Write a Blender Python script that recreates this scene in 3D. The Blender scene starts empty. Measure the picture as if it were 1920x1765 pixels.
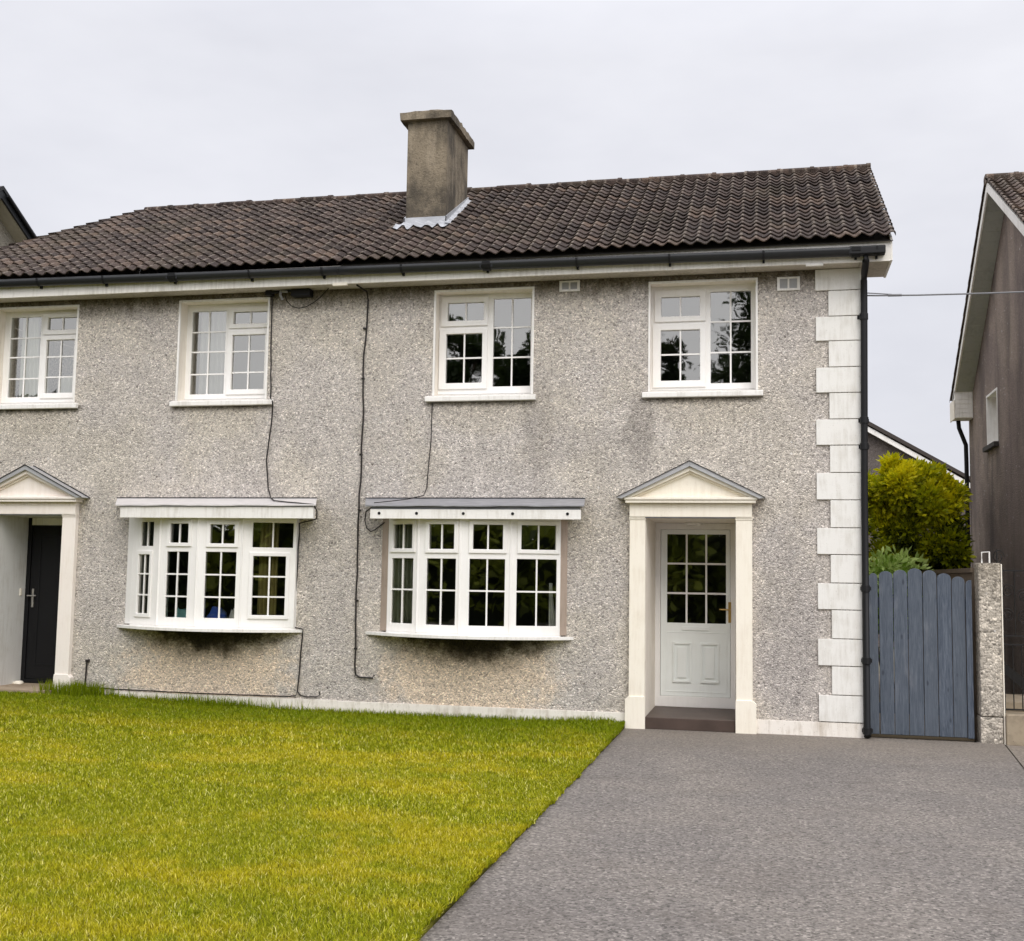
import bpy, math, random
import numpy as np
from mathutils import Matrix, Vector
random.seed(7); rng = np.random.default_rng(7)
C = bpy.context.scene.collection
R = math.radians

# ------------------------------------------------------------------ camera
cam = bpy.data.cameras.new("camera"); cam_o = bpy.data.objects.new("camera", cam); C.objects.link(cam_o)
yaw, pit, rol = -0.22003143, 0.09089295, 0.01582808
fw = Vector((math.sin(yaw)*math.cos(pit), math.cos(yaw)*math.cos(pit), math.sin(pit)))
rt = Vector((math.cos(yaw), -math.sin(yaw), 0)); up = rt.cross(fw)
r2 = rt*math.cos(rol)+up*math.sin(rol); u2 = up*math.cos(rol)-rt*math.sin(rol)
M = Matrix(((r2.x, u2.x, -fw.x, -0.95937), (r2.y, u2.y, -fw.y, -12.72129), (r2.z, u2.z, -fw.z, 1.62862), (0, 0, 0, 1)))
cam_o.matrix_world = M
cam.sensor_width = 36; cam.lens = 36*2158.842/1920; cam.clip_end = 2000; cam.clip_start = .1
bpy.context.scene.camera = cam_o

# ------------------------------------------------------------------ view + sky + sun
S = bpy.context.scene
S.view_settings.view_transform = 'Standard'; S.view_settings.look = 'None'
S.view_settings.exposure = 0.18; S.view_settings.gamma = 1.0
SUN_EL, SUN_AZ = R(42), R(152)          # azimuth clockwise from +y (north)
W = bpy.data.worlds.new("World"); S.world = W; W.use_nodes = True
nt = W.node_tree; nt.nodes.clear()
def wn(t, **k):
    n = nt.nodes.new(t)
    for a, b in k.items(): setattr(n, a, b)
    return n
out = wn('ShaderNodeOutputWorld'); bg = wn('ShaderNodeBackground'); bgc = wn('ShaderNodeBackground')
sky = wn('ShaderNodeTexSky', sky_type='NISHITA', sun_disc=False)
sky.sun_elevation = SUN_EL; sky.sun_rotation = SUN_AZ; sky.dust_density = 3
bg.inputs[1].default_value = 0.10; nt.links.new(sky.outputs[0], bg.inputs[0])
tc = wn('ShaderNodeTexCoord'); sx = wn('ShaderNodeSeparateXYZ'); nt.links.new(tc.outputs['Generated'], sx.inputs[0])
def wm(op, a, b=None, clamp=False):
    n = wn('ShaderNodeMath', operation=op, use_clamp=clamp)
    for i, v in enumerate((a, b)):
        if v is None: continue
        if isinstance(v, (int, float)): n.inputs[i].default_value = v
        else: nt.links.new(v, n.inputs[i])
    return n.outputs[0]
noi = wn('ShaderNodeTexNoise'); noi.inputs['Scale'].default_value = 2.3; noi.inputs['Detail'].default_value = 5; noi.inputs['Roughness'].default_value = .55
mp = wn('ShaderNodeMapping'); mp.inputs['Scale'].default_value = (1, 1, 2.6); mp.inputs['Location'].default_value = (.4, .1, .2)
nt.links.new(tc.outputs['Generated'], mp.inputs[0]); nt.links.new(mp.outputs[0], noi.inputs[0])
cr = wn('ShaderNodeValToRGB'); cr.color_ramp.elements[0].position = .3; cr.color_ramp.elements[1].position = .72
cr.color_ramp.elements[0].color = (.655, .66, .715, 1); cr.color_ramp.elements[1].color = (.83, .83, .875, 1)
nt.links.new(noi.outputs[0], cr.inputs[0]); nt.links.new(cr.outputs[0], bgc.inputs[0])
# overcast layer: brighter overhead than low down, and brighter towards the veiled sun
zen = wm('MULTIPLY', wm('POWER', wm('MAXIMUM', wm('SUBTRACT', sx.outputs[2], .42), 0), 1.0), 2.6)
sunny = wm('MULTIPLY', wm('MAXIMUM', wm('MULTIPLY', sx.outputs[1], -1.0), 0), 1.1)
nt.links.new(wm('ADD', wm('ADD', zen, sunny), 1.0), bgc.inputs[1])
mx = wn('ShaderNodeMixShader'); mx.inputs[0].default_value = .93
nt.links.new(bg.outputs[0], mx.inputs[1]); nt.links.new(bgc.outputs[0], mx.inputs[2]); nt.links.new(mx.outputs[0], out.inputs[0])
sun = bpy.data.lights.new("sun", 'SUN'); sun.energy = 1.15; sun.angle = R(35); sun.color = (1, .955, .88)
sun_o = bpy.data.objects.new("sun", sun); C.objects.link(sun_o)
sd = Vector((math.sin(SUN_AZ)*math.cos(SUN_EL), math.cos(SUN_AZ)*math.cos(SUN_EL), math.sin(SUN_EL)))
sun_o.rotation_euler = sd.to_track_quat('Z', 'Y').to_euler(); sun_o.location = sd*50

# ------------------------------------------------------------------ material helpers
class Mat:
    def __init__(s, name):
        s.m = bpy.data.materials.new(name); s.m.use_nodes = True; s.t = s.m.node_tree; s.t.nodes.clear()
        s.out = s.n('ShaderNodeOutputMaterial'); s.p = s.n('ShaderNodeBsdfPrincipled'); s.l(s.p.outputs[0], s.out.inputs[0])
        s.p.inputs['Specular IOR Level'].default_value = .3
    def n(s, t, **k):
        n = s.t.nodes.new(t)
        for a, b in k.items(): setattr(n, a, b)
        return n
    def l(s, a, b): s.t.links.new(a, b)
    def put(s, sock, v):
        if v is None: return
        if isinstance(v, (int, float)): sock.default_value = v
        elif isinstance(v, tuple): sock.default_value = v if len(v) != 3 or sock.type == 'VECTOR' else v+(1,)
        else: s.l(v, sock)
    def math(s, op, a, b=None, c=None, clamp=False):
        n = s.n('ShaderNodeMath', operation=op, use_clamp=clamp)
        for i, v in enumerate((a, b, c)): s.put(n.inputs[i], v)
        return n.outputs[0]
    def pos(s):
        if not hasattr(s, '_g'): s._g = s.n('ShaderNodeNewGeometry').outputs['Position']
        return s._g
    def xyz(s, v=None):
        n = s.n('ShaderNodeSeparateXYZ'); s.l(v or s.pos(), n.inputs[0]); return n.outputs
    def scaled(s, sc, v=None):
        n = s.n('ShaderNodeMapping'); s.l(v or s.pos(), n.inputs[0]); n.inputs['Scale'].default_value = sc; return n.outputs[0]
    def noise(s, scale, detail=3, rough=.55, v=None, dist=0, col=False):
        n = s.n('ShaderNodeTexNoise'); s.l(v or s.pos(), n.inputs['Vector'])
        n.inputs['Scale'].default_value = scale; n.inputs['Detail'].default_value = detail
        n.inputs['Roughness'].default_value = rough; n.inputs['Distortion'].default_value = dist
        return n.outputs[1 if col else 0]
    def vor(s, scale, v=None, feat='F1', rand=1):
        n = s.n('ShaderNodeTexVoronoi', feature=feat); s.l(v or s.pos(), n.inputs['Vector'])
        n.inputs['Scale'].default_value = scale; n.inputs['Randomness'].default_value = rand; return n.outputs
    def ramp(s, f, stops, interp='LINEAR'):
        n = s.n('ShaderNodeValToRGB'); n.color_ramp.interpolation = interp; e = n.color_ramp.elements
        while len(e) < len(stops): e.new(.5)
        for i, (p, c) in enumerate(stops):
            e[i].position = p; e[i].color = (c+(1,)) if isinstance(c, tuple) else (c, c, c, 1)
        s.put(n.inputs[0], f); return n.outputs[0]
    def mix(s, f, a, b, mode='MIX'):
        n = s.n('ShaderNodeMix', data_type='RGBA', blend_type=mode)
        s.put(n.inputs[0], f); s.put(n.inputs[6], a); s.put(n.inputs[7], b); return n.outputs[2]
    def sstep(s, v, a, b):
        n = s.n('ShaderNodeMapRange', interpolation_type='SMOOTHSTEP')
        s.put(n.inputs[0], v); s.put(n.inputs[1], a); s.put(n.inputs[2], b); return n.outputs[0]
    def bump(s, h, dist=.01, st=1, nrm=None):
        n = s.n('ShaderNodeBump'); n.inputs['Distance'].default_value = dist; n.inputs['Strength'].default_value = st
        s.put(n.inputs['Height'], h)
        if nrm: s.l(nrm, n.inputs['Normal'])
        return n.outputs[0]
    def set(s, col=None, rough=None, nrm=None, **k):
        s.put(s.p.inputs['Base Color'], col); s.put(s.p.inputs['Roughness'], rough)
        if nrm is not None: s.l(nrm, s.p.inputs['Normal'])
        for a, b in k.items(): s.put(s.p.inputs[a.replace('_', ' ')], b)
        return s.m

def paint(name, col, dirt=.35, rough=.5, dcol=(.33, .28, .2), streak=True, sc=3.0):
    m = Mat(name)
    big = m.noise(sc, 4, .6)
    st = m.noise(9, 3, .6, m.scaled((3, 3, .35))) if streak else m.noise(14, 3)
    f = m.math('MULTIPLY', m.ramp(m.math('MULTIPLY', big, st), [(.22, 0.), (.42, 1.)]), dirt)
    sp = m.math('MULTIPLY', m.ramp(m.noise(70, 2, .5), [(.66, 0.), (.74, 1.)]), dirt*.8)
    c = m.mix(f, col, dcol); c = m.mix(sp, c, tuple(v*.4 for v in dcol))
    return m.set(c, rough, m.bump(m.noise(60, 2), .002, .4))
def plain(name, col, rough=.5, bump=0, metal=0, var=.15, sc=20):
    m = Mat(name); c = m.mix(m.noise(sc, 3), tuple(v*(1-var) for v in col), tuple(min(1, v*(1+var)) for v in col))
    return m.set(c, rough, m.bump(m.noise(sc*3, 3), bump, .6) if bump else None, Metallic=metal)

def pebble(name, light, dark, lav, scale=52, stains_and_shade=(), warm=None, streaks=0., contrast=1.):
    m = Mat(name)
    x, y, z = m.xyz()
    wob = m.n('ShaderNodeVectorMath', operation='ADD')
    sub = m.n('ShaderNodeVectorMath', operation='SCALE'); m.l(m.noise(38, 2, .5, col=True), sub.inputs[0]); sub.inputs['Scale'].default_value = .018
    m.l(m.pos(), wob.inputs[0]); m.l(sub.outputs[0], wob.inputs[1])
    v1 = m.vor(scale, wob.outputs[0]); v2 = m.vor(scale*1.9, wob.outputs[0])
    base = m.mix(m.sstep(m.noise(.55, 4, .6, dist=.5), .42, .62), lav, light)
    if warm: base = m.mix(m.math('MULTIPLY', m.sstep(m.noise(1.1, 3, .6, m.scaled((1, 1, .8))), .5, .68), .6), base, warm)
    blot = m.ramp(m.noise(2.3, 5, .65), [(.3, .86), (.7, 1.06)]); base = m.mix(1., base, blot, 'MULTIPLY')
    r = m.n('ShaderNodeSeparateColor'); m.l(v1[1], r.inputs[0])
    stone = m.ramp(r.outputs[0], [(0, 1-.58*contrast), (.16, 1-.22*contrast), (.5, 1.), (.84, 1+.14*contrast), (1., 1+.65*contrast)])
    r2_ = m.n('ShaderNodeSeparateColor'); m.l(v2[1], r2_.inputs[0])
    fine = m.ramp(r2_.outputs[1], [(0, .80), (.5, 1.), (1., 1.2)])
    c = m.mix(1., base, stone, 'MULTIPLY'); c = m.mix(1., c, fine, 'MULTIPLY')
    pits = m.ramp(m.noise(46, 3, .6), [(.30, .0), (.40, 1.)]); c = m.mix(m.math('MULTIPLY', m.math('SUBTRACT', 1, pits), .7*contrast), c, dark)
    spk = m.n('ShaderNodeSeparateColor'); v3 = m.vor(17, wob.outputs[0]); m.l(v3[1], spk.inputs[0])
    pit = m.math('MULTIPLY', m.math('GREATER_THAN', spk.outputs[0], .975), m.math('LESS_THAN', v3[0], .22)); c = m.mix(m.math('MULTIPLY', pit, .8), c, dark)
    wh = m.math('MULTIPLY', m.math('GREATER_THAN', spk.outputs[1], .955), m.math('LESS_THAN', v3[0], .25)); c = m.mix(m.math('MULTIPLY', wh, .6), c, (.85, .82, .78))
    nb = m.noise(4.5, 4, .7); nbs = m.noise(7, 4, .7, m.scaled((1.6, 1.6, .35)))
    nn = m.math('ADD', m.math('MULTIPLY', nb, .5), m.math('MULTIPLY', nbs, .5))
    for kind, a in stains_and_shade:
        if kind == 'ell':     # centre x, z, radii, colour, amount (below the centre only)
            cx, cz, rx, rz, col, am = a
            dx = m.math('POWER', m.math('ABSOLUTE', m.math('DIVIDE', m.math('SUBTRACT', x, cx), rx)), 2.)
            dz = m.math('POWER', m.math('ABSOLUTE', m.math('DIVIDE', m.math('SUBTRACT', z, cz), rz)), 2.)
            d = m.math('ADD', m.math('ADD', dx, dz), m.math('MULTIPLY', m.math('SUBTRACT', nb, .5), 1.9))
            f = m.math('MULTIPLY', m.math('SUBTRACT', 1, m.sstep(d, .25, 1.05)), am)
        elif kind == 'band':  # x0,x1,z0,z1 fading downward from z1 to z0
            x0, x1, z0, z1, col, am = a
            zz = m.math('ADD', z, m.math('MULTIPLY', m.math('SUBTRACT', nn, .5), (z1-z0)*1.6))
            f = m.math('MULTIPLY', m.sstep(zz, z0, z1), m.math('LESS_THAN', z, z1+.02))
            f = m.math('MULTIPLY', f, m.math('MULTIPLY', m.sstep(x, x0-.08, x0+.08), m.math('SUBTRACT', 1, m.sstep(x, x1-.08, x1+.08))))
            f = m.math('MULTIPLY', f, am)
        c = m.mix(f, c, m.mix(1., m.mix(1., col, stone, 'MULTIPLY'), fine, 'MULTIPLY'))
    if streaks:
        f = m.math('MULTIPLY', m.sstep(m.noise(1.2, 4, .6, m.scaled((1.4, 1.4, .35)), .6), .36, .70), streaks)
        c = m.mix(f, c, dark)
    h = m.math('ADD', m.math('MULTIPLY', m.math('SUBTRACT', 1, v1[0]), .7), m.math('MULTIPLY', m.noise(70, 3, .6), .6))
    h = m.math('ADD', h, m.math('MULTIPLY', r.outputs[0], .5))
    return m.set(c, .92, m.bump(h, .014, 1.))

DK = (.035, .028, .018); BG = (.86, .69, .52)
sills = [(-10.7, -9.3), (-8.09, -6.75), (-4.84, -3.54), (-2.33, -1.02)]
st = [('band', (-12, .2, 4.70, 5.02, (.11, .09, .055), .95))]  # eaves band: dirt, deepened by contact shade painted into the wall colour
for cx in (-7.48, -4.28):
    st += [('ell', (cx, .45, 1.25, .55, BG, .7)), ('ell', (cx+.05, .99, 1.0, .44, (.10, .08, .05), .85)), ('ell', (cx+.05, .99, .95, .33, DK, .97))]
for a, b in sills: st += [('ell', ((a+b)/2, 3.45, .68, .26, (.56, .50, .40), .3)), ('band', (a+.02, b-.02, 3.54, 3.64, DK, .9))]  # the band is a contact shadow line painted below each sill
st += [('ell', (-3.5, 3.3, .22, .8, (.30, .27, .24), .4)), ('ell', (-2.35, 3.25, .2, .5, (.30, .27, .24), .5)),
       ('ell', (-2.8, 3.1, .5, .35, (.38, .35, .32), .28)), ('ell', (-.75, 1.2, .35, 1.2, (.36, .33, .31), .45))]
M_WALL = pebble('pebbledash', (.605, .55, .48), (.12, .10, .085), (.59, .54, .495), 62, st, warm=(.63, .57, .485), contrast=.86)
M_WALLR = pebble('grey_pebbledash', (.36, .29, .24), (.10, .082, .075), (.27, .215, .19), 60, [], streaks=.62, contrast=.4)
M_WALLREAR = pebble('brown_render', (.16, .135, .12), (.06, .05, .045), (.14, .12, .11), 40, [], contrast=.4)
M_WALLL = pebble('pale_render', (.34, .31, .25), (.1, .09, .08), (.32, .3, .26), 40, [], contrast=.3)
M_PILLAR = pebble('rough_dash', (.60, .54, .44), (.05, .04, .03), (.50, .45, .38), 40, [('band', (1, 1.6, 1.3, 1.86, (.32, .28, .22), .8))], contrast=1.)
M_WHITE = paint('white_paint', (.86, .84, .80), .30)
M_PVC = paint('white_plastic_frame', (.90, .88, .85), .10, .35, (.5, .45, .38), sc=5)
M_CREAM = paint('cream_paint', (.90, .84, .72), .22, .6, (.55, .44, .3))
M_PINK = paint('pale_pink_cream_paint', (.90, .83, .76), .18, .6, (.55, .44, .3))
M_QUOIN = paint('quoin_paint', (.80, .785, .74), .35, .7, (.42, .38, .3), sc=5)
M_PLINTH = paint('plinth_paint', (.84, .79, .72), .55, .7, (.40, .33, .24), sc=6)
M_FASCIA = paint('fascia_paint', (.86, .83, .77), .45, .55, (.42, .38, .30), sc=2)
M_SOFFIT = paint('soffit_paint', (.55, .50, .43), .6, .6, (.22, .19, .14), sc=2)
M_REVEAL = paint('reveal_paint', (.86, .80, .71), .35, .65, (.5, .42, .32))
M_BROWNT = paint('bare_plaster', (.40, .32, .26), .5, .8, (.2, .16, .12))
M_DOORW = paint('door_white', (.90, .93, .90), .08, .3, (.5, .48, .4), sc=6)
M_BLACK = plain('black_plastic', (.007, .007, .008), .55)
M_GUT = plain('grey_black_gutter', (.024, .025, .026), .36)
M_CABLE = plain('cable_black', (.022, .018, .016), .6)
M_DOORB = plain('black_door', (.004, .004, .005), .6)
M_GOLD = plain('brass', (.55, .36, .12), .3, metal=1.)
M_CHROME = plain('steel', (.6, .58, .55), .35, metal=1.)
M_STEPT = plain('brown_step_tile', (.075, .052, .042), .5, .002, var=.4, sc=5)
M_STEPL = paint('concrete_step', (.36, .28, .20), .5, .9, (.15, .11, .07), streak=False)
M_DARKIN = plain('dark_room', (.10, .09, .08), .9)
M_IRON = plain('black_iron', (.012, .011, .010), .5)
M_STEPN = paint('beige_concrete', (.34, .28, .20), .6, .9, (.14, .11, .08), streak=False)

def m_lead(name, a, b):
    m = Mat(name); x, y, z = m.xyz()
    c = m.mix(m.noise(6, 4, .6, m.scaled((1, 3, 3))), a, b)
    return m.set(c, .42, m.bump(m.noise(9, 3), .006, .6), Metallic=.25)
M_LEAD = m_lead('lead_sheet', (.16, .165, .18), (.50, .50, .52))
M_LEADD = m_lead('slate_grey_lead', (.11, .115, .125), (.27, .275, .29))
M_LEADW = m_lead('flaking_white_flashing', (.55, .53, .52), (.85, .82, .8))
M_PEDI = m_lead('grey_painted_edge', (.34, .34, .35), (.55, .55, .55))
M_FLASH = m_lead('chimney_lead', (.25, .26, .28), (.60, .61, .63))

def m_chim():
    m = Mat('chimney_render'); x, y, z = m.xyz()
    c = m.mix(m.sstep(m.noise(2.2, 5, .65, m.scaled((1, 1, .7))), .38, .66), (.085, .072, .055), (.25, .205, .145))
    c = m.mix(m.math('MULTIPLY', m.sstep(m.noise(3, 5, .7, m.scaled((2, 2, .3))), .5, .66), .55), c, (.36, .30, .22))
    c = m.mix(m.math('MULTIPLY', m.sstep(m.noise(26, 4, .7), .56, .68), .6), c, (.055, .045, .035))
    return m.set(c, .95, m.bump(m.math('ADD', m.noise(40, 4, .7), m.noise(7, 3)), .02, .8))
M_CHIM = m_chim()

def m_tile(name, cols, lich=.5, crest=(.38, .32, .26)):
    m = Mat(name); uv = m.n('ShaderNodeUVMap'); uv.uv_map = 'UVMap'
    fl = m.n('ShaderNodeVectorMath', operation='FLOOR'); m.l(uv.outputs[0], fl.inputs[0])
    w = m.n('ShaderNodeTexWhiteNoise', noise_dimensions='3D'); m.l(fl.outputs[0], w.inputs[0])
    c = m.ramp(w.outputs[0], [(0, cols[0]), (.35, cols[1]), (.8, cols[2]), (1., cols[3])])
    c = m.mix(m.math('MULTIPLY', m.sstep(m.noise(26, 5, .7), .46, .66), .6), c, tuple(v*.35 for v in cols[0]))
    x, y, z = m.xyz()
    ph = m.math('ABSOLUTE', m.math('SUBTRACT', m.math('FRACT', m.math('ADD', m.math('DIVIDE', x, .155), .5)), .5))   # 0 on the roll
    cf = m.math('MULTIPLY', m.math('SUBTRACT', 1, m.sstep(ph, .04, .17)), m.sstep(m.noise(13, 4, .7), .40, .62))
    gr = m.math('MULTIPLY', m.sstep(m.noise(34, 5, .75), .56, .68), lich)
    c = m.mix(gr, c, (.30, .27, .235))
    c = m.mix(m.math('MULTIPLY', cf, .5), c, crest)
    c = m.mix(m.math('MULTIPLY', m.sstep(m.noise(1.3, 4, .6), .5, .7), .35), c, (.075, .06, .035))
    return m.set(c, .85, m.bump(m.noise(60, 4, .7), .012, .8))
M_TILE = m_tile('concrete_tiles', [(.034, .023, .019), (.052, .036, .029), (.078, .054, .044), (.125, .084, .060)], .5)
M_TILER = m_tile('brown_tiles', [(.06, .042, .034), (.10, .07, .058), (.13, .095, .075), (.19, .13, .09)], .6)

def m_glass(name, refl):
    m = Mat(name); m.t.nodes.remove(m.p)
    g = m.n('ShaderNodeBsdfGlossy'); g.inputs['Roughness'].default_value = .015; g.inputs[0].default_value = (1, .985, .92, 1)
    t = m.n('ShaderNodeBsdfTransparent'); t.inputs[0].default_value = (.90, .92, .89, 1)
    m.l(m.bump(m.noise(2.2, 2, .4), .006, .35), g.inputs['Normal'])
    fr = m.n('ShaderNodeFresnel'); fr.inputs[0].default_value = 1.5
    x = m.n('ShaderNodeMixShader'); m.l(m.math('ADD', fr.outputs[0], refl, clamp=True), x.inputs[0])
    m.l(t.outputs[0], x.inputs[1]); m.l(g.outputs[0], x.inputs[2]); m.l(x.outputs[0], m.out.inputs[0]); return m.m
M_GLASS = m_glass('window_glass', .19)

def m_grass():
    m = Mat('grass_blades'); a = m.n('ShaderNodeAttribute'); a.attribute_name = 'tone'
    t = a.outputs['Fac']
    x, y, z = m.xyz()
    flat = m.n('ShaderNodeCombineXYZ'); m.l(x, flat.inputs[0]); m.l(y, flat.inputs[1])
    big = m.noise(.75, 4, .6, flat.outputs[0], .4); mid = m.noise(3.2, 4, .65, flat.outputs[0])
    c = m.ramp(t, [(0, (.12, .15, .004)), (.4, (.32, .345, .012)), (.75, (.52, .50, .028)), (1., (.92, .86, .30))])
    strp = m.noise(1., 3, .6, m.scaled((.45, 1.5, 1), flat.outputs[0]), .3)
    yel = m.math('MULTIPLY', m.sstep(m.math('ADD', m.math('ADD', m.math('MULTIPLY', big, .35), m.math('MULTIPLY', mid, .3)), m.math('MULTIPLY', strp, .35)), .46, .58), .8)
    c = m.mix(yel, c, m.ramp(t, [(0, (.28, .24, .005)), (.6, (.64, .55, .02)), (1., (.92, .80, .24))]))
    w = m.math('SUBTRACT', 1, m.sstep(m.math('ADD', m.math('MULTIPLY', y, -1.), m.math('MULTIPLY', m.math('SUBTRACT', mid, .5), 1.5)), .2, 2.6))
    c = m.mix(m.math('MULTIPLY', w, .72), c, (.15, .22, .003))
    c = m.mix(m.math('MULTIPLY', m.sstep(m.noise(11, 3, .6, flat.outputs[0]), .5, .72), .4), c, (.14, .20, .004))
    m.p.inputs['Specular IOR Level'].default_value = .08
    m.set(c, .7); tr = m.n('ShaderNodeBsdfTranslucent'); m.l(c, tr.inputs[0])
    mxs = m.n('ShaderNodeMixShader'); mxs.inputs[0].default_value = .3
    m.l(m.p.outputs[0], mxs.inputs[1]); m.l(tr.outputs[0], mxs.inputs[2]); m.l(mxs.outputs[0], m.out.inputs[0]); return m.m
M_GRASS = m_grass()
def m_soil():
    m = Mat('turf_soil'); c = m.mix(m.noise(12, 4), (.09, .085, .008), (.17, .16, .012)); return m.set(c, 1., m.bump(m.noise(40, 4), .02, 1))
M_SOIL = m_soil()
def m_drive(name, a, b, dark, sc=1.):
    m = Mat(name)
    v = m.vor(66*sc); r = m.n('ShaderNodeSeparateColor'); m.l(v[1], r.inputs[0])
    c = m.mix(m.sstep(m.noise(.8, 5, .6, dist=.4), .38, .64), a, b)
    c = m.mix(1., c, m.ramp(r.outputs[0], [(0, .46), (.22, .80), (.55, 1.), (.85, 1.18), (1., 1.65)]), 'MULTIPLY')
    c = m.mix(1., c, m.ramp(m.noise(34*sc, 4, .7), [(.3, .72), (.7, 1.28)]), 'MULTIPLY')
    c = m.mix(m.math('MULTIPLY', m.sstep(m.noise(2.1, 5, .7), .52, .7), .3), c, dark)
    x, y, z = m.xyz()
    near = m.math('MULTIPLY', m.sstep(m.math('ADD', y, m.math('MULTIPLY', m.math('SUBTRACT', m.noise(1.2, 4, .6), .5), 2.2)), -2.2, -.1), .55)
    c = m.mix(near, c, m.mix(1., (.23, .195, .155), m.ramp(r.outputs[1], [(0, .7), (1, 1.25)]), 'MULTIPLY'))
    oil = m.vor(.42, m.scaled((1, .8, 1))); c = m.mix(m.math('MULTIPLY', m.math('SUBTRACT', 1, m.sstep(m.math('ADD', oil[0], m.math('MULTIPLY', m.noise(5, 4), .25)), .16, .34)), .22), c, dark)
    h = m.math('ADD', m.math('MULTIPLY', m.math('SUBTRACT', 1, v[0]), .6), m.noise(110*sc, 3, .7))
    return m.set(c, .88, m.bump(h, .008, .9))
M_DRIVE = m_drive('tarmac', (.190, .171, .155), (.222, .198, .175), (.12, .10, .085))
M_PATH = m_drive('worn_concrete', (.22, .19, .165), (.26, .225, .19), (.13, .11, .09))
M_GROUND = m_drive('far_ground', (.10, .11, .05), (.13, .13, .06), (.06, .06, .03))

def m_gate():
    m = Mat('blue_grey_stain')
    v = m.scaled((14, 14, .9)); uv = m.n('ShaderNodeObjectInfo')
    g = m.sstep(m.noise(3.4, 6, .75, v, 1.6), .28, .72)
    oi = m.math('MULTIPLY', uv.outputs['Random'], 1.)
    c = m.mix(g, (.036, .050, .074), (.135, .158, .195))
    c = m.mix(m.math('MULTIPLY', oi, .55), c, (.10, .115, .135))
    kn = m.vor(3.4, m.scaled((2.6, 2.6, 1.1)))
    k = m.math('SUBTRACT', 1, m.sstep(kn[0], .06, .15)); c = m.mix(m.math('MULTIPLY', k, .7), c, (.03, .035, .05))
    f = m.sstep(m.noise(2, 4, .6, m.scaled((5, 5, 1.2))), .55, .72); c = m.mix(m.math('MULTIPLY', f, .4), c, (.20, .21, .235))
    return m.set(c, .62, m.bump(g, .004, .7))
M_GATE = m_gate()
def m_leaf(name, stops, sc=2.2, trans=.35):
    m = Mat(name); a = m.n('ShaderNodeAttribute'); a.attribute_name = 'tone'
    c = m.ramp(a.outputs['Fac'], stops)
    m.set(c, .5); tr = m.n('ShaderNodeBsdfTranslucent'); m.l(c, tr.inputs[0])
    x = m.n('ShaderNodeMixShader'); x.inputs[0].default_value = trans
    m.l(m.p.outputs[0], x.inputs[1]); m.l(tr.outputs[0], x.inputs[2]); m.l(x.outputs[0], m.out.inputs[0]); return m.m
M_GOLDLEAF = m_leaf('golden_foliage', [(0, (.012, .022, .004)), (.25, (.06, .085, .005)), (.55, (.38, .42, .006)), (1, (.88, .80, .015))])
M_GREENLEAF = m_leaf('light_green_leaves', [(0, (.04, .09, .01)), (.5, (.20, .34, .03)), (1, (.60, .75, .25))])
M_DARKLEAF = m_leaf('dark_leaves', [(0, (.01, .02, .006)), (.6, (.03, .055, .012)), (1, (.07, .10, .02))])
M_HEDGE = m_leaf('olive_hedge_leaves', [(0, (.04, .055, .006)), (.5, (.15, .19, .02)), (1, (.32, .36, .05))])
M_BARK = plain('bark', (.09, .065, .045), .9, .01)
def m_cloth(name, col, tr=.3):
    m = Mat(name); m.set(m.mix(m.noise(8, 2, .5, m.scaled((6, 6, .3))), tuple(v*.75 for v in col), col), .9)
    return m.m
M_NET = m_cloth('net_curtain', (.85, .86, .80)); M_OLIVE = m_cloth('olive_curtain', (.45, .38, .14)); M_BLIND = m_cloth('grey_blind', (.62, .62, .60))

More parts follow.
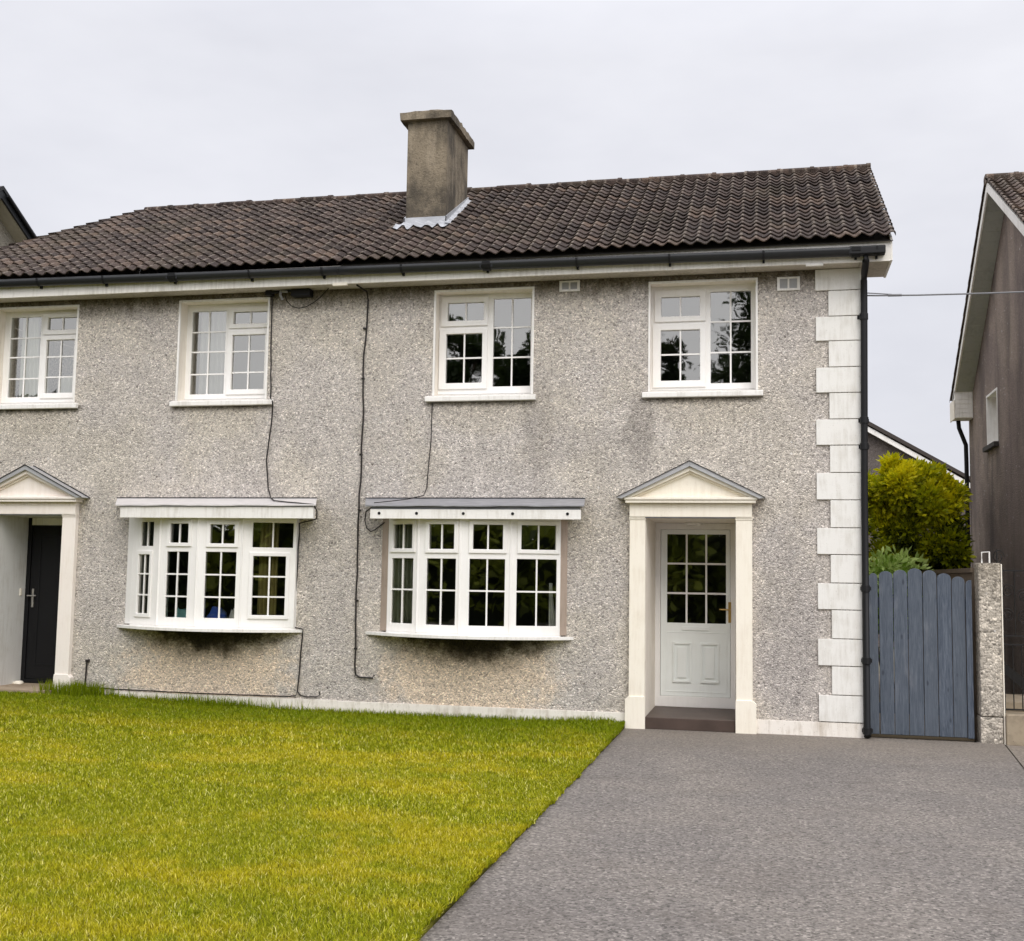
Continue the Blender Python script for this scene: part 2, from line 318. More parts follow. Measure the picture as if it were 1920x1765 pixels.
# ------------------------------------------------------------------ mesh helpers
class MB:
    def __init__(s): s.v = []; s.f = []; s.uv = None
    def add(s, vs, fs):
        k = len(s.v); s.v += [tuple(p) for p in vs]; s.f += [tuple(i+k for i in f) for f in fs]; return s
    def box(s, x0, x1, y0, y1, z0, z1):
        return s.add([(x0, y0, z0), (x1, y0, z0), (x1, y1, z0), (x0, y1, z0), (x0, y0, z1), (x1, y0, z1), (x1, y1, z1), (x0, y1, z1)],
                     [(0, 3, 2, 1), (4, 5, 6, 7), (0, 1, 5, 4), (1, 2, 6, 5), (2, 3, 7, 6), (3, 0, 4, 7)])
    def prism(s, poly, a0, a1, axis='y'):
        """poly in (x,z) extruded along y, or in (y,z) along x, or (x,y) along z"""
        n = len(poly)
        def P(p, a): return (p[0], a, p[1]) if axis == 'y' else ((a, p[0], p[1]) if axis == 'x' else (p[0], p[1], a))
        vs = [P(p, a0) for p in poly]+[P(p, a1) for p in poly]
        fs = [tuple(range(n))[::-1], tuple(range(n, 2*n))]+[(i, (i+1) % n, n+(i+1) % n, n+i) for i in range(n)]
        return s.add(vs, fs)
    def tube(s, pts, r, n=8, cap=True, prof=None):
        pts = [Vector(p) for p in pts]; rings = []
        for i, p in enumerate(pts):
            d = (pts[min(i+1, len(pts)-1)]-pts[max(i-1, 0)]).normalized()
            a = Vector((0, 0, 1)) if abs(d.z) < .9 else Vector((1, 0, 0))
            u = d.cross(a).normalized(); v = d.cross(u)
            rr = r[i] if isinstance(r, (list, tuple)) else r
            rings.append([p+u*math.cos(2*math.pi*k/n)*rr+v*math.sin(2*math.pi*k/n)*rr for k in range(n)])
        vs = [q for g in rings for q in g]; fs = []
        for i in range(len(pts)-1):
            for k in range(n): fs.append((i*n+k, i*n+(k+1) % n, (i+1)*n+(k+1) % n, (i+1)*n+k))
        if cap: fs += [tuple(range(n))[::-1], tuple(range((len(pts)-1)*n, len(pts)*n))]
        return s.add(vs, fs)
    def holes(s, u0, u1, w0, w1, hs, d0, d1, T=None):
        """slab in the (u,w) plane with rectangular holes; depth d0 (front) to d1"""
        T = T or (lambda u, d, w: (u, d, w))
        us = sorted({u0, u1, *[h[0] for h in hs], *[h[1] for h in hs]}); ws = sorted({w0, w1, *[h[2] for h in hs], *[h[3] for h in hs]})
        us = [u for u in us if u0-1e-9 <= u <= u1+1e-9]; ws = [w for w in ws if w0-1e-9 <= w <= w1+1e-9]
        def solid(i, j):
            if not (0 <= i < len(us)-1 and 0 <= j < len(ws)-1): return False
            cu, cw = (us[i]+us[i+1])/2, (ws[j]+ws[j+1])/2
            return not any(h[0] < cu < h[1] and h[2] < cw < h[3] for h in hs)
        idx = {}; vs = []; fs = []
        def V(i, j, k):
            if (i, j, k) not in idx: idx[(i, j, k)] = len(vs); vs.append(T(us[i], d1 if k else d0, ws[j]))
            return idx[(i, j, k)]
        for i in range(len(us)-1):
            for j in range(len(ws)-1):
                if not solid(i, j): continue
                fs.append((V(i, j, 0), V(i+1, j, 0), V(i+1, j+1, 0), V(i, j+1, 0)))
                fs.append((V(i, j, 1), V(i, j+1, 1), V(i+1, j+1, 1), V(i+1, j, 1)))
                if not solid(i-1, j): fs.append((V(i, j, 0), V(i, j+1, 0), V(i, j+1, 1), V(i, j, 1)))
                if not solid(i+1, j): fs.append((V(i+1, j, 0), V(i+1, j, 1), V(i+1, j+1, 1), V(i+1, j+1, 0)))
                if not solid(i, j-1): fs.append((V(i, j, 0), V(i, j, 1), V(i+1, j, 1), V(i+1, j, 0)))
                if not solid(i, j+1): fs.append((V(i, j+1, 0), V(i+1, j+1, 0), V(i+1, j+1, 1), V(i, j+1, 1)))
        return s.add(vs, fs)

ORG = {}
def tag(o, label=None, cat=None, group=None, kind=None):
    if label: o['label'] = label
    if cat: o['category'] = cat
    if group: o['group'] = group
    if kind: o['kind'] = kind
    return o
def root(name, loc, label, cat, group=None):
    o = bpy.data.objects.new(name, None); C.objects.link(o); o.location = loc; o.empty_display_size = .2
    ORG[o] = Vector(loc); return tag(o, label, cat, group)
def mk(name, mb, mat, parent=None, bevel=0, smooth=False, org=None):
    L = ORG[parent] if parent is not None else Vector(org or (0, 0, 0))
    me = bpy.data.meshes.new(name); me.from_pydata([(v[0]-L.x, v[1]-L.y, v[2]-L.z) for v in mb.v], [], mb.f)
    if mb.uv is not None:
        uvl = me.uv_layers.new(name='UVMap'); vi = np.empty(len(me.loops), dtype=np.int32); me.loops.foreach_get('vertex_index', vi)
        uvl.data.foreach_set('uv', np.array(mb.uv, dtype=np.float32)[vi].ravel())
    me.materials.append(mat)
    o = bpy.data.objects.new(name, me); C.objects.link(o)
    ORG[o] = L
    if parent is not None: o.parent = parent
    else: o.location = L
    if bevel:
        b = o.modifiers.new('bevel', 'BEVEL'); b.width = bevel; b.segments = 2; b.limit_method = 'ANGLE'; b.angle_limit = R(40)
    if smooth: me.polygons.foreach_set('use_smooth', [True]*len(me.polygons))
    me.validate(); me.update()
    return o
def npmesh(name, verts, quads=None, tris=None, mat=None, tone=None, parent=None, org=(0, 0, 0)):
    L = ORG[parent] if parent is not None else Vector(org)
    me = bpy.data.meshes.new(name); nv = len(verts); me.vertices.add(nv)
    me.vertices.foreach_set('co', (np.asarray(verts, dtype=np.float32)-np.array(L, dtype=np.float32)).ravel())
    li = []; starts = []; n = 0
    if quads is not None and len(quads): li.append(np.asarray(quads).ravel()); starts.append(np.arange(len(quads))*4); n = len(quads)*4
    if tris is not None and len(tris): li.append(np.asarray(tris).ravel()); starts.append(n+np.arange(len(tris))*3); n += len(tris)*3
    li = np.concatenate(li).astype(np.int32); starts = np.concatenate(starts).astype(np.int32)
    me.loops.add(len(li)); me.loops.foreach_set('vertex_index', li)
    me.polygons.add(len(starts)); me.polygons.foreach_set('loop_start', starts)
    me.update(calc_edges=True)
    if tone is not None:
        a = me.attributes.new('tone', 'FLOAT', 'POINT'); a.data.foreach_set('value', np.asarray(tone, dtype=np.float32))
    me.materials.append(mat)
    o = bpy.data.objects.new(name, me); C.objects.link(o); ORG[o] = L
    if parent is not None: o.parent = parent
    else: o.location = L
    return o

# ================================================================== SETTING
def sheet(name, poly, z, mat, th=.05):
    mb = MB().prism(poly, z-th, z, 'z'); o = mk(name, mb, mat); return tag(o, kind='structure')
sheet('ground', [(-300, -300), (300, -300), (300, 300), (-300, 300)], -.06, M_GROUND)
sheet('driveway', [(-2.49, -16), (1.10, -16), (1.10, -3.1), (1.365, -.02), (1.365, .1), (1.12, .1), (1.12, .02), (.0, .02), (.0, .005), (-2.49, .005)], 0, M_DRIVE, .03)
sheet('path', [(1.12, -16), (9, -16), (9, 0.0), (1.385, 0.0), (1.12, -3.1)], -.006, M_PATH, .03)
sheet('road', [(-60, -24), (60, -24), (60, -16.1), (-60, -16.1)], -.03, M_DRIVE, .03)
sheet('side_passage', [(0.03, .09), (1.1, .09), (1.1, 9), (.03, 9)], -.004, M_PATH, .03)

def lawn_h(x, y):
    h = .022+.075*np.clip((-6.2-x)/2.6, 0, 1)**1.3*np.clip((y+3.2)/3.0, 0, 1)
    h = h+.012*np.sin(x*1.7+y*.9)*np.clip(-y, 0, 1)+.03*np.exp(-((x+2.7)/.5)**2)*np.exp(-(y/.5)**2)
    return h
LX0, LX1, LY0, LY1 = -13.5, -2.50, -16, -.03
gx = np.linspace(LX0, LX1, 90); gy = np.linspace(LY0, LY1, 120); X, Y = np.meshgrid(gx, gy, indexing='ij')
Z = lawn_h(X, Y); vv = np.stack([X, Y, Z], -1).reshape(-1, 3); ni, nj = X.shape
q = np.array([(i*nj+j, (i+1)*nj+j, (i+1)*nj+j+1, i*nj+j+1) for i in range(ni-1) for j in range(nj-1)])
skirt = np.array([[LX1+.012*math.sin(y*9)+.01*math.sin(y*23+1), y, -.02] for y in gy]); k0 = len(vv); vv = np.concatenate([vv, skirt]); e = (ni-1)*nj
q = np.concatenate([q, np.array([(e+j, k0+j, k0+j+1, e+j+1) for j in range(nj-1)])])
tag(npmesh('lawn', vv, quads=q, mat=M_SOIL), kind='structure')

# ================================================================== HOUSES
def tilew(x, per=.155, amp=.040):
    p = ((x/per) % 1)**1.3; return ((1-abs(math.sin(math.pi*p))**.9)*.5+(.5+.5*math.cos(2*math.pi*p))*.5)*amp
def tiled_slope(x0, x1, ye, ze, yr, zr, rows, xl=None, per=.155, tile=.31, lip=.026, jit=.005):
    """wavy tiles in courses, eave (ye,ze) to ridge (yr,zr); each course overhangs an open gap; xl(y) = left clip"""
    L = math.hypot(yr-ye, zr-ze); dy, dz = (yr-ye)/L, (zr-ze)/L; ny, nz = -dz*(1 if dy > 0 else -1), abs(dy)
    g = L/rows; i0 = math.floor(x0/per*12); i1 = math.ceil(x1/per*12); xs = [x0]+[i*per/12 for i in range(i0+1, i1)]+[x1]
    mb = MB(); uv = []; rr = random.Random(3)
    for r in range(rows):
        s0 = r*g-.02; s1 = min((r+1)*g+.05, L); tj = {}
        k = len(mb.v)
        for x in xs:
            t = math.floor(x/tile+1e-6)
            if t not in tj: tj[t] = (rr.uniform(-jit, jit), rr.uniform(-.008, .008), rr.uniform(-.003, .003))
            a, b, c = tj[t]; w = tilew(x, per)
            for s_, h in ((s0+.062, w+lip-.020), (s0+b, w+lip-.012+a), (s0+b, w+lip+a), (s1, w+c-.004)):
                yy = ye+dy*s_+ny*h; zz = ze+dz*s_+nz*h
                xx = x if xl is None else max(x, xl(min(max(yy, min(ye, yr)), max(ye, yr))))
                mb.v.append((xx, yy, zz)); uv.append((x/tile+1000+1e-4, r+.5))
        for i in range(len(xs)-1):
            for j in range(3):
                a = k+i*4+j; mb.f.append((a, a+4, a+5, a+1))
        for e in (k, k+(len(xs)-1)*4):    # side edges of the end tiles
            q0 = mb.v[e+2]; q1 = mb.v[e+3]; z_ = len(mb.v)
            mb.v += [(q0[0], q0[1], q0[2]-.045), (q1[0], q1[1], q1[2]-.03)]; uv += [uv[e], uv[e]]
            mb.f.append((e+2, e+3, z_+1, z_))
    mb.uv = uv
    return mb
def ridge_line(x0, x1, y, z, r=.11, seg=.42):
    mb = MB(); x = x0; rr = random.Random(9); uv = []
    while x < x1-.02:
        e = min(x+seg, x1); dz = rr.uniform(-.006, .008)
        for (xa, xb, g_) in ((x, e-.05, 0), (e-.05, e, .010)):
            pts = []
            for a in range(9):
                t = math.pi*a/8; pts.append((y-math.cos(t)*(r+g_), z+math.sin(t)*(r*.45+g_)+dz-.03))
            pts += [(y+r-.015, z-.10), (y-r+.015, z-.10)]
            mb.prism(pts, xa, xb, 'x')
        x = e
    mb.uv = [(math.floor(v[0]/.21)*1.+50.5, 33.5) for v in mb.v]
    return mb

EY, EZ, RY, RZ = -.40, 5.215, 2.449, 6.955
def zs_(y): return EZ+(RZ-EZ)*(y-EY)/(RY-EY)
SPLIT = -5.82
hA = root('semi_detached_house', (-2.9, 0, 0), 'grey pebbledashed house half with white corner quoins, chimney and white glazed front door', 'house')
hB = root('semi_detached_house', (-8.7, 0, 0), 'left half of the pebbledashed pair, with a black front door and hipped roof', 'house')

# walls
winsA = [(-4.765, -3.575, 3.69, 4.935), (-2.262, -1.068, 3.69, 4.935)]
winsB = [(-10.62, -9.42, 3.69, 4.935), (-8.035, -6.84, 3.69, 4.935)]
bayA = (-5.22, -3.22, .96, 2.30); bayB = (-8.50, -6.37, .96, 2.30)
doorA = (-2.28, -1.310, -.02, 2.29); doorB = (-10.405, -9.46, -.02, 2.29)
mb = MB().holes(SPLIT, 0, -.02, 5.0, winsA+[bayA, doorA], 0, .28)
gab = [(.28, -.02), (5.3, -.02), (5.3, 5.15), (RY, zs_(RY)-.12), (.28, zs_(.28)-.12)]
mb.prism(gab, -.28, 0, 'x'); mb.box(SPLIT, 0, 5.3, 5.55, -.02, 5.1)
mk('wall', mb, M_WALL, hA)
mb = MB().holes(-11.64, SPLIT, -.02, 5.0, winsB+[bayB, doorB], 0, .28)
mb.box(-11.64, -11.36, .28, 5.3, -.02, 5.0); mb.box(-11.64, SPLIT, 5.3, 5.55, -.02, 5.1)
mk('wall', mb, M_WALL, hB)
for h, a, b in ((hA, SPLIT, -.28), (hB, -11.36, SPLIT)):
    mb = MB().box(a+.002, b-.002, .282, 5.298, 2.55, 2.75).box(a+.002, b-.002, .282, 5.298, 5.005, 5.06)
    mb.box(a+.002, b-.002, 3.4, 3.5, -.02, 2.548).box(a+.002, b-.002, 3.4, 3.5, 2.752, 5.0)
    mb.box(*((a+.002, a+.06) if h is hA else (b-.06, b-.002)), .284, 5.296, 0, 2.546).box(*((a+.002, a+.06) if h is hA else (b-.06, b-.002)), .284, 5.296, 2.754, 5.002)
    mk('interior', mb, M_DARKIN, h)
# plinths
mk('plinth', MB().box(-1.12, .022, -.022, -.001, -.02, .145).box(-5.82, -2.49, -.022, -.001, -.02, .158), M_PLINTH, hA, .003)
mk('plinth', MB().box(-9.27, -5.822, -.022, -.001, -.02, .165), M_PLINTH, hB, .003)

# roof
hipx = lambda y: -11.98+(y-EY)/(RY-EY)*2.02
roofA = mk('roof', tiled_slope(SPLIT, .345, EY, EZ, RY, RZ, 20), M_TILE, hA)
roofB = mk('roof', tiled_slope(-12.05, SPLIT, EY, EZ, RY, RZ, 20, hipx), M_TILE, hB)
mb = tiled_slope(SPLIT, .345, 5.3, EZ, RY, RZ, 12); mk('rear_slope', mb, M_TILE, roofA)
mb = MB().add([(-11.98, EY, EZ), (-11.98, 5.3, EZ), (-9.96, RY, RZ)], [(0, 1, 2)])
mb.add([(-9.96, RY, RZ-.01), (-11.98, 5.3, EZ), (SPLIT, 5.3, EZ), (SPLIT, RY, RZ-.01)], [(0, 1, 2, 3)]); mb.uv = [(v[0]*3, v[1]*3) for v in mb.v]
mk('rear_slope', mb, M_TILE, roofB)
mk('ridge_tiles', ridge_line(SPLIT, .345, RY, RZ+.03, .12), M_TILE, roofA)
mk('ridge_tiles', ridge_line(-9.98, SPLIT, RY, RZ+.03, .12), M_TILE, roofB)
# felt / underside board keeps light out
mb = MB().add([(SPLIT, EY+.06, EZ-.03), (.33, EY+.06, EZ-.03), (.33, RY, RZ-.06), (SPLIT, RY, RZ-.06), (SPLIT, 5.2, EZ-.03), (.33, 5.2, EZ-.03)], [(0, 1, 2, 3), (3, 2, 5, 4)])
mk('roof_felt', mb, M_DARKIN, roofA)
# verge: bargeboard and boxed soffit at the right gable
bb = [(-.30, zs_(-.30)-.035), (RY, zs_(RY)-.035), (RY, zs_(RY)-.22), (.45, zs_(.45)-.22), (.43, 4.99), (-.30, 4.99)]
mk('bargeboard', MB().prism(bb, .30, .325, 'x').prism([(RY, zs_(RY)-.035), (5.25, EZ-.03), (5.25, EZ-.22), (RY, zs_(RY)-.22)], .30, .325, 'x'), M_FASCIA, hA, .003)
mk('verge_soffit', MB().prism([(.47, zs_(.47)-.20), (RY, zs_(RY)-.20), (RY, zs_(RY)-.19), (.47, zs_(.47)-.19)], .001, .299, 'x')
   .box(.001, .299, .40, .42, 5.0, 5.3), M_SOFFIT, hA)
# fascia + soffit
mk('fascia', MB().box(SPLIT, .30, -.30, -.278, 4.985, 5.205), M_FASCIA, hA, .003)
mk('fascia', MB().box(-11.95, SPLIT-.003, -.30, -.278, 4.985, 5.205), M_FASCIA, hB, .003)
def soffit(x0, x1, joints):
    mb = MB(); xs = [x0]+joints+[x1]
    for a, b in zip(xs, xs[1:]): mb.box(a+.003, b-.003, -.276, -.002, 5.001, 5.012)
    return mb
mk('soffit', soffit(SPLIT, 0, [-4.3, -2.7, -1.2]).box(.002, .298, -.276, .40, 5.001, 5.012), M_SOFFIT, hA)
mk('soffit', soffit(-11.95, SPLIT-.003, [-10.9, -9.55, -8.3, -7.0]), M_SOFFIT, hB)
mk('joint_cover', MB().box(-5.92, -5.74, -.306, -.27, 4.965, 5.0), M_CREAM, hA, .003)
mk('joint_cover', MB().box(-.56, -.38, -.306, -.27, 4.965, 4.995), M_WHITE, hA, .003)
# gutter
def gutter(x0, x1, z0, z1):
    mb = MB(); n = 8; r = .060; vs = []; xs = np.linspace(x0, x1, 24)
    for x in xs:
        z = z0+(z1-z0)*(x-x0)/(x1-x0)
        for rad in (r, r-.006):
            for k in range(n+1):
                t = math.pi*k/n; vs.append((x, -.366-math.cos(t)*rad, z-math.sin(t)*rad*1.45))
    m2 = 2*(n+1); fs = []
    for i in range(len(xs)-1):
        for k in range(n):
            fs.append((i*m2+k, (i+1)*m2+k, (i+1)*m2+k+1, i*m2+k+1)); a = n+1
            fs.append((i*m2+a+k+1, (i+1)*m2+a+k+1, (i+1)*m2+a+k, i*m2+a+k))
        for k in (0, n): fs.append((i*m2+k, i*m2+n+1+k, (i+1)*m2+n+1+k, (i+1)*m2+k))
    for i in (0, len(xs)-1):
        for k in range(n): fs.append((i*m2+k, i*m2+k+1, i*m2+n+2+k, i*m2+n+1+k))
    return mb.add(vs, fs)
def gz(x): return 5.200-.085*(x+11.9)/12.1
gA = mk('gutter', gutter(SPLIT, .24, gz(SPLIT), gz(.24)), M_GUT, hA, smooth=True)
gB = mk('gutter', gutter(-11.95, SPLIT-.003, gz(-11.95), gz(SPLIT)), M_GUT, hB, smooth=True)
def gbracket(x, big, g):
    z = gz(x); w = .045 if big else .012; mb = MB(); pts = []; rr = .069 if big else .065
    for k in range(9): t = math.pi*k/8; pts.append((-.366-math.cos(t)*rr, z-math.sin(t)*rr*1.45))
    for k in range(8, -1, -1): t = math.pi*k/8; pts.append((-.366-math.cos(t)*(rr-.008), z-math.sin(t)*(rr-.008)*1.45))
    mb.prism(pts, x-w, x+w, 'x'); mb.box(x-.012, x+.012, -.335, -.301, z-.11, z-.03)
    if big: mb.box(x-.075, x-.055, -.42, -.31, z-.07, z-.0).box(x+.055, x+.075, -.42, -.31, z-.07, z-.0)
    mk('gutter_bracket', mb, M_BLACK, g, .002)
for x, b in ((-9.75, 0), (-8.85, 0), (-7.93, 1), (-6.93, 0), (-6.02, 0)): gbracket(x, b, gB)
for x, b in ((-5.05, 0), (-4.05, 1), (-3.02, 0), (-2.0, 0), (-1.0, 0), (-.05, 1), (.16, 0)): gbracket(x, b, gA)
mk('stop_end', MB().box(-.12, .245, -.425, -.305, gz(.1)-.075, gz(.1)+.012), M_BLACK, gA, .01)
# downpipe
dp = mk('downpipe', MB().tube([(.05, -.362, 5.04), (.05, -.355, 4.98), (.05, -.16, 4.90), (.05, -.075, 4.84), (.05, -.065, 4.6), (.03, -.065, 2.5), (.028, -.065, .06), (.028, -.10, .03)], .036, 12), M_BLACK, hA, smooth=True)
for z in (4.45, 3.33, 3.05, 1.55, .8, .08):
    mk('pipe_collar', MB().tube([(.03+(z-2.5)*.008*(z > 2.5), -.065, z-.035), (.03+(z-2.5)*.008*(z > 2.5), -.065, z+.035)], .045, 12).box(-.02, .09, -.03, -.001, z-.02, z+.02), M_BLACK, dp, .003)

# quoins
qz = [4.998, 4.758, 4.475, 4.204, 3.918, 3.638, 3.353, 3.07, 2.776, 2.484, 2.187, 1.902, 1.602, 1.32, 1.017, .732, .431, .150]
for i in range(17):
    w = .452 if i % 2 == 0 else .315; z1, z0 = qz[i]-.004, qz[i+1]+.005
    sw = .25 if i % 2 == 0 else .38
    o = mk('quoin', MB().box(-w+random.uniform(-.004, .004), .024, -.026, .0-.001, z0, z1).box(.001, .024, 0, sw, z0, z1), M_QUOIN, hA, .004)
# vents
for (a, b, c, d) in ((-3.28, -3.045, 4.862, 4.988), (-.858, -.615, 4.778, 4.93)):
    v = mk('air_vent', MB().holes(a, b, c, d, [(a+.03, (a+b)/2-.01, c+.025, d-.02), ((a+b)/2+.01, b-.03, c+.025, d-.02)], -.022, -.001), M_WHITE, hA, .003)
    mb = MB().box(a+.028, b-.028, -.008, -.002, c+.023, d-.018)
    for k in range(6):
        z = c+.03+k*(d-c-.05)/6; mb.box(a+.03, b-.03, -.014, -.006, z, z+.006)
    mk('louvre', mb, plain('vent_grey', (.42, .42, .42), .6), v)

# ---- window building blocks
def sash_ring(mb, o, g, d0, d1, T=None): mb.holes(o[0], o[1], o[2], o[3], [g], d0, d1, T)
def light(parent, g, T, d, vs_, hs_, bar=.018):
    p = mk('pane', MB().add([T(g[0], d, g[2]), T(g[1], d, g[2]), T(g[1], d, g[3]), T(g[0], d, g[3])], [(0, 1, 2, 3)]), M_GLASS, parent)
    mb = MB()
    def bx(u0, u1, w0, w1, dd0, dd1):
        mb.add([T(u0, dd0, w0), T(u1, dd0, w0), T(u1, dd1, w0), T(u0, dd1, w0), T(u0, dd0, w1), T(u1, dd0, w1), T(u1, dd1, w1), T(u0, dd1, w1)],
               [(0, 3, 2, 1), (4, 5, 6, 7), (0, 1, 5, 4), (1, 2, 6, 5), (2, 3, 7, 6), (3, 0, 4, 7)])
    for u in vs_: bx(u-bar/2, u+bar/2, g[2], g[3], d-.012, d-.002)
    for w in hs_: bx(g[0], g[1], w-bar/2, w+bar/2, d-.0105, d-.0022)
    if mb.v: mk('glazing_bars', mb, M_PVC, parent)

I3 = lambda u, d, w: (u, d, w)
def upper_window(h, op, lights, sill):
    x0, x1, z0, z1 = op
    fr = MB().holes(x0+.001, x1-.001, 3.735, z1-.001, [l['g'] for l in lights], .20, .265)
    w = mk('window', fr, M_PVC, h, .004)
    for l in lights:
        if l.get('o'):
            mk('sash', MB().holes(*l['o'], [l['g']], .178, .199), M_PVC, w, .006)
        g = l['g']; light(w, g, I3, .222 if not l.get('o') else .21, [(g[0]+g[1])/2], l['h'])
    # reveal lining with a raised painted margin
    mk('reveal', MB().box(x0+.001, x0+.006, .013, .199, z0, z1-.006).box(x1-.006, x1-.001, .013, .199, z0, z1-.006)
       .box(x0+.0065, x1-.0065, .013, .199, z1-.008, z1-.001), M_REVEAL, w)
    mk('window_margin', MB().box(x0-.003, x0+.020, -.012, .012, z0, z1-.02).box(x1-.020, x1+.003, -.012, .012, z0, z1-.02).box(x0-.003, x1+.003, -.012, .012, z1-.019, z1+.003), M_WHITE, w, .002)
    mk('sill', MB().prism([(-.062, 3.618), (-.062, 3.672), (0.0, 3.688), (.20, 3.733), (.20, 3.618)], sill[0], sill[1], 'x'), M_WHITE, w, .006)
    return w
def L(g, h, o=None): return dict(g=g, h=h, o=o)
upper_window(hA, winsA[0], [L((-4.654, -4.214, 4.61, 4.828), [], (-4.735, -4.165, 4.545, 4.90)),
    L((-4.668, -4.228, 3.868, 4.455), [4.165], (-4.75, -4.165, 3.795, 4.515)), L((-4.10, -3.652, 3.82, 4.862), [4.518, 4.162])], (-4.842, -3.537))
upper_window(hA, winsA[1], [L((-2.141, -1.705, 4.578, 4.803), [], (-2.215, -1.64, 4.515, 4.88)),
    L((-2.143, -1.703, 3.842, 4.42), [4.142], (-2.235, -1.64, 3.765, 4.49)), L((-1.587, -1.143, 3.805, 4.848), [4.505, 4.155])], (-2.328, -1.01))
upper_window(hB, winsB[1], [L((-7.963, -7.508, 3.80, 4.842), [4.58, 4.33, 4.05]), L((-7.398, -6.955, 4.667, 4.815), [], (-7.46, -6.90, 4.61, 4.875)),
    L((-7.405, -6.97, 3.848, 4.526), [4.322, 4.059], (-7.47, -6.90, 3.785, 4.585))], (-8.088, -6.745))
upper_window(hB, winsB[0], [L((-10.53, -10.09, 3.81, 4.856), [4.58, 4.33, 4.05]), L((-9.98, -9.57, 4.67, 4.83), [], (-10.045, -9.49, 4.61, 4.88)),
    L((-9.985, -9.585, 3.853, 4.54), [4.322, 4.059], (-10.045, -9.49, 3.785, 4.595))], (-10.7, -9.365))

def bay(h, pts, segs, cheekmat, sillx, canopy, edge):
    z0, z1 = .966, 2.262
    w = None; posts = MB()
    base = mk('bay_window', MB().prism([(pts[0][0], .2)]+[(p[0], p[1]+.005) for p in pts]+[(pts[-1][0], .2)], z0-.005, z0+.012, 'z'), M_PVC, h)
    for i in range(4):
        p0, p1 = Vector((*pts[i], 0)), Vector((*pts[i+1], 0)); d = p1-p0; ln = d.length; d.normalize(); nn = Vector((-d.y, d.x, 0))  # inward
        T = lambda u, dd, ww, p0=p0, d=d, nn=nn: tuple(p0+d*u+nn*dd+Vector((0, 0, ww)))
        U = lambda x, i=i, ln=ln: (x-pts[i][0])/(pts[i+1][0]-pts[i][0])*ln
        ls = []
        for s in segs[i]:
            g = (U(s['g'][0]), U(s['g'][1]), s['g'][2], s['g'][3]); o = None
            if s['o']:
                m_ = .045; o = (max(g[0]-m_, .012), min(g[1]+m_, ln-.012), g[2]-.045, g[3]+.045)
            ls.append((g, o, s['h'], s.get('v', 1)))
        fr = mk('frame', MB().holes(0.002, ln-.002, z0+.013, z1, [l[0] for l in ls], 0, .065, T), M_PVC, base, .004)
        for g, o, hh, v in ls:
            if o: mk('sash', MB().holes(*o, [g], -.018, -.001, T), M_PVC, base, .006)
            light(base, g, T, .018 if not o else .010, [(g[0]+g[1])/2], hh)
        if i:
            posts.tube([tuple(p0+nn*.0+Vector((0, 0, z0+.014))), tuple(p0+Vector((0, 0, z1)))], .012, 8)
        for k in range(2):
            u = ln*(.25+.5*k); posts.add([T(u-.008, -.003, z0+.035), T(u+.008, -.003, z0+.035), T(u+.008, -.003, z0+.045), T(u-.008, -.003, z0+.045)], [(0, 1, 2, 3)])
    mk('mullion', posts, M_PVC, base)
    for e, sgn in ((0, -1), (-1, 1)):
        px, py = pts[e]; ex = edge[0 if e == 0 else 1]
        poly = [(px-sgn*.003, py), (ex, -.006), (ex, .0), (px-sgn*.003, .06)] if True else None
        mk('cheek', MB().prism(poly, z0+.012, z1, 'z'), cheekmat, base)
    n = 17; arc = []
    for k in range(n):
        t = -1+2*k/(n-1); arc.append((sillx[0]+(sillx[1]-sillx[0])*(t+1)/2, -.43*(1-abs(t)**2.1)-.004))
    mk('bay_sill', MB().prism([(sillx[0], .0)]+arc+[(sillx[1], .0)], .925, z0-.006, 'z'), M_WHITE, base, .004)
    mk('bay_floor', MB().prism([(pts[0][0]+.02, .27)]+[(p[0]*.97+.03*(pts[0][0]+pts[-1][0])/2, p[1]+.08) for p in pts]+[(pts[-1][0]-.02, .27)], z0-.004, z0+.0, 'z'), M_WHITE, base)
    return base
bB = bay(hB, [(-8.49, -.06), (-8.03, -.24), (-7.505, -.31), (-6.965, -.25), (-6.365, -.07)],
    [[L((-8.352, -8.140, 1.912, 2.203), []), L((-8.362, -8.176, 1.11, 1.81), [1.58, 1.33], 1)],
     [L((-7.884, -7.626, 1.952, 2.178), [], 1), L((-7.922, -7.622, 1.075, 1.847), [1.583, 1.322])],
     [L((-7.352, -7.055, 1.948, 2.17), [], 1), L((-7.40, -7.03, 1.078, 1.849), [1.583, 1.322])],
     [L((-6.853, -6.402, 1.909, 2.20), []), L((-6.836, -6.474, 1.122, 1.807), [1.57, 1.335], 1)]], M_PVC, (-8.69, -6.275), None, (-8.585, -6.385))
bA = bay(hA, [(-5.235, -.07), (-4.82, -.25), (-4.315, -.31), (-3.75, -.25), (-3.215, -.08)],
    [[L((-5.158, -4.891, 1.915, 2.191), [], 1), L((-5.178, -4.882, 1.07, 1.804), [1.452])],
     [L((-4.686, -4.382, 1.911, 2.189), [], 1), L((-4.711, -4.361, 1.066, 1.804), [1.452])],
     [L((-4.17, -3.836, 1.913, 2.187), [], 1), L((-4.206, -3.81, 1.068, 1.805), [1.452])],
     [L((-3.638, -3.272, 1.917, 2.188), [], 1), L((-3.681, -3.258, 1.076, 1.811), [1.452])]], M_BROWNT, (-5.505, -3.075), None, (-5.33, -3.155))
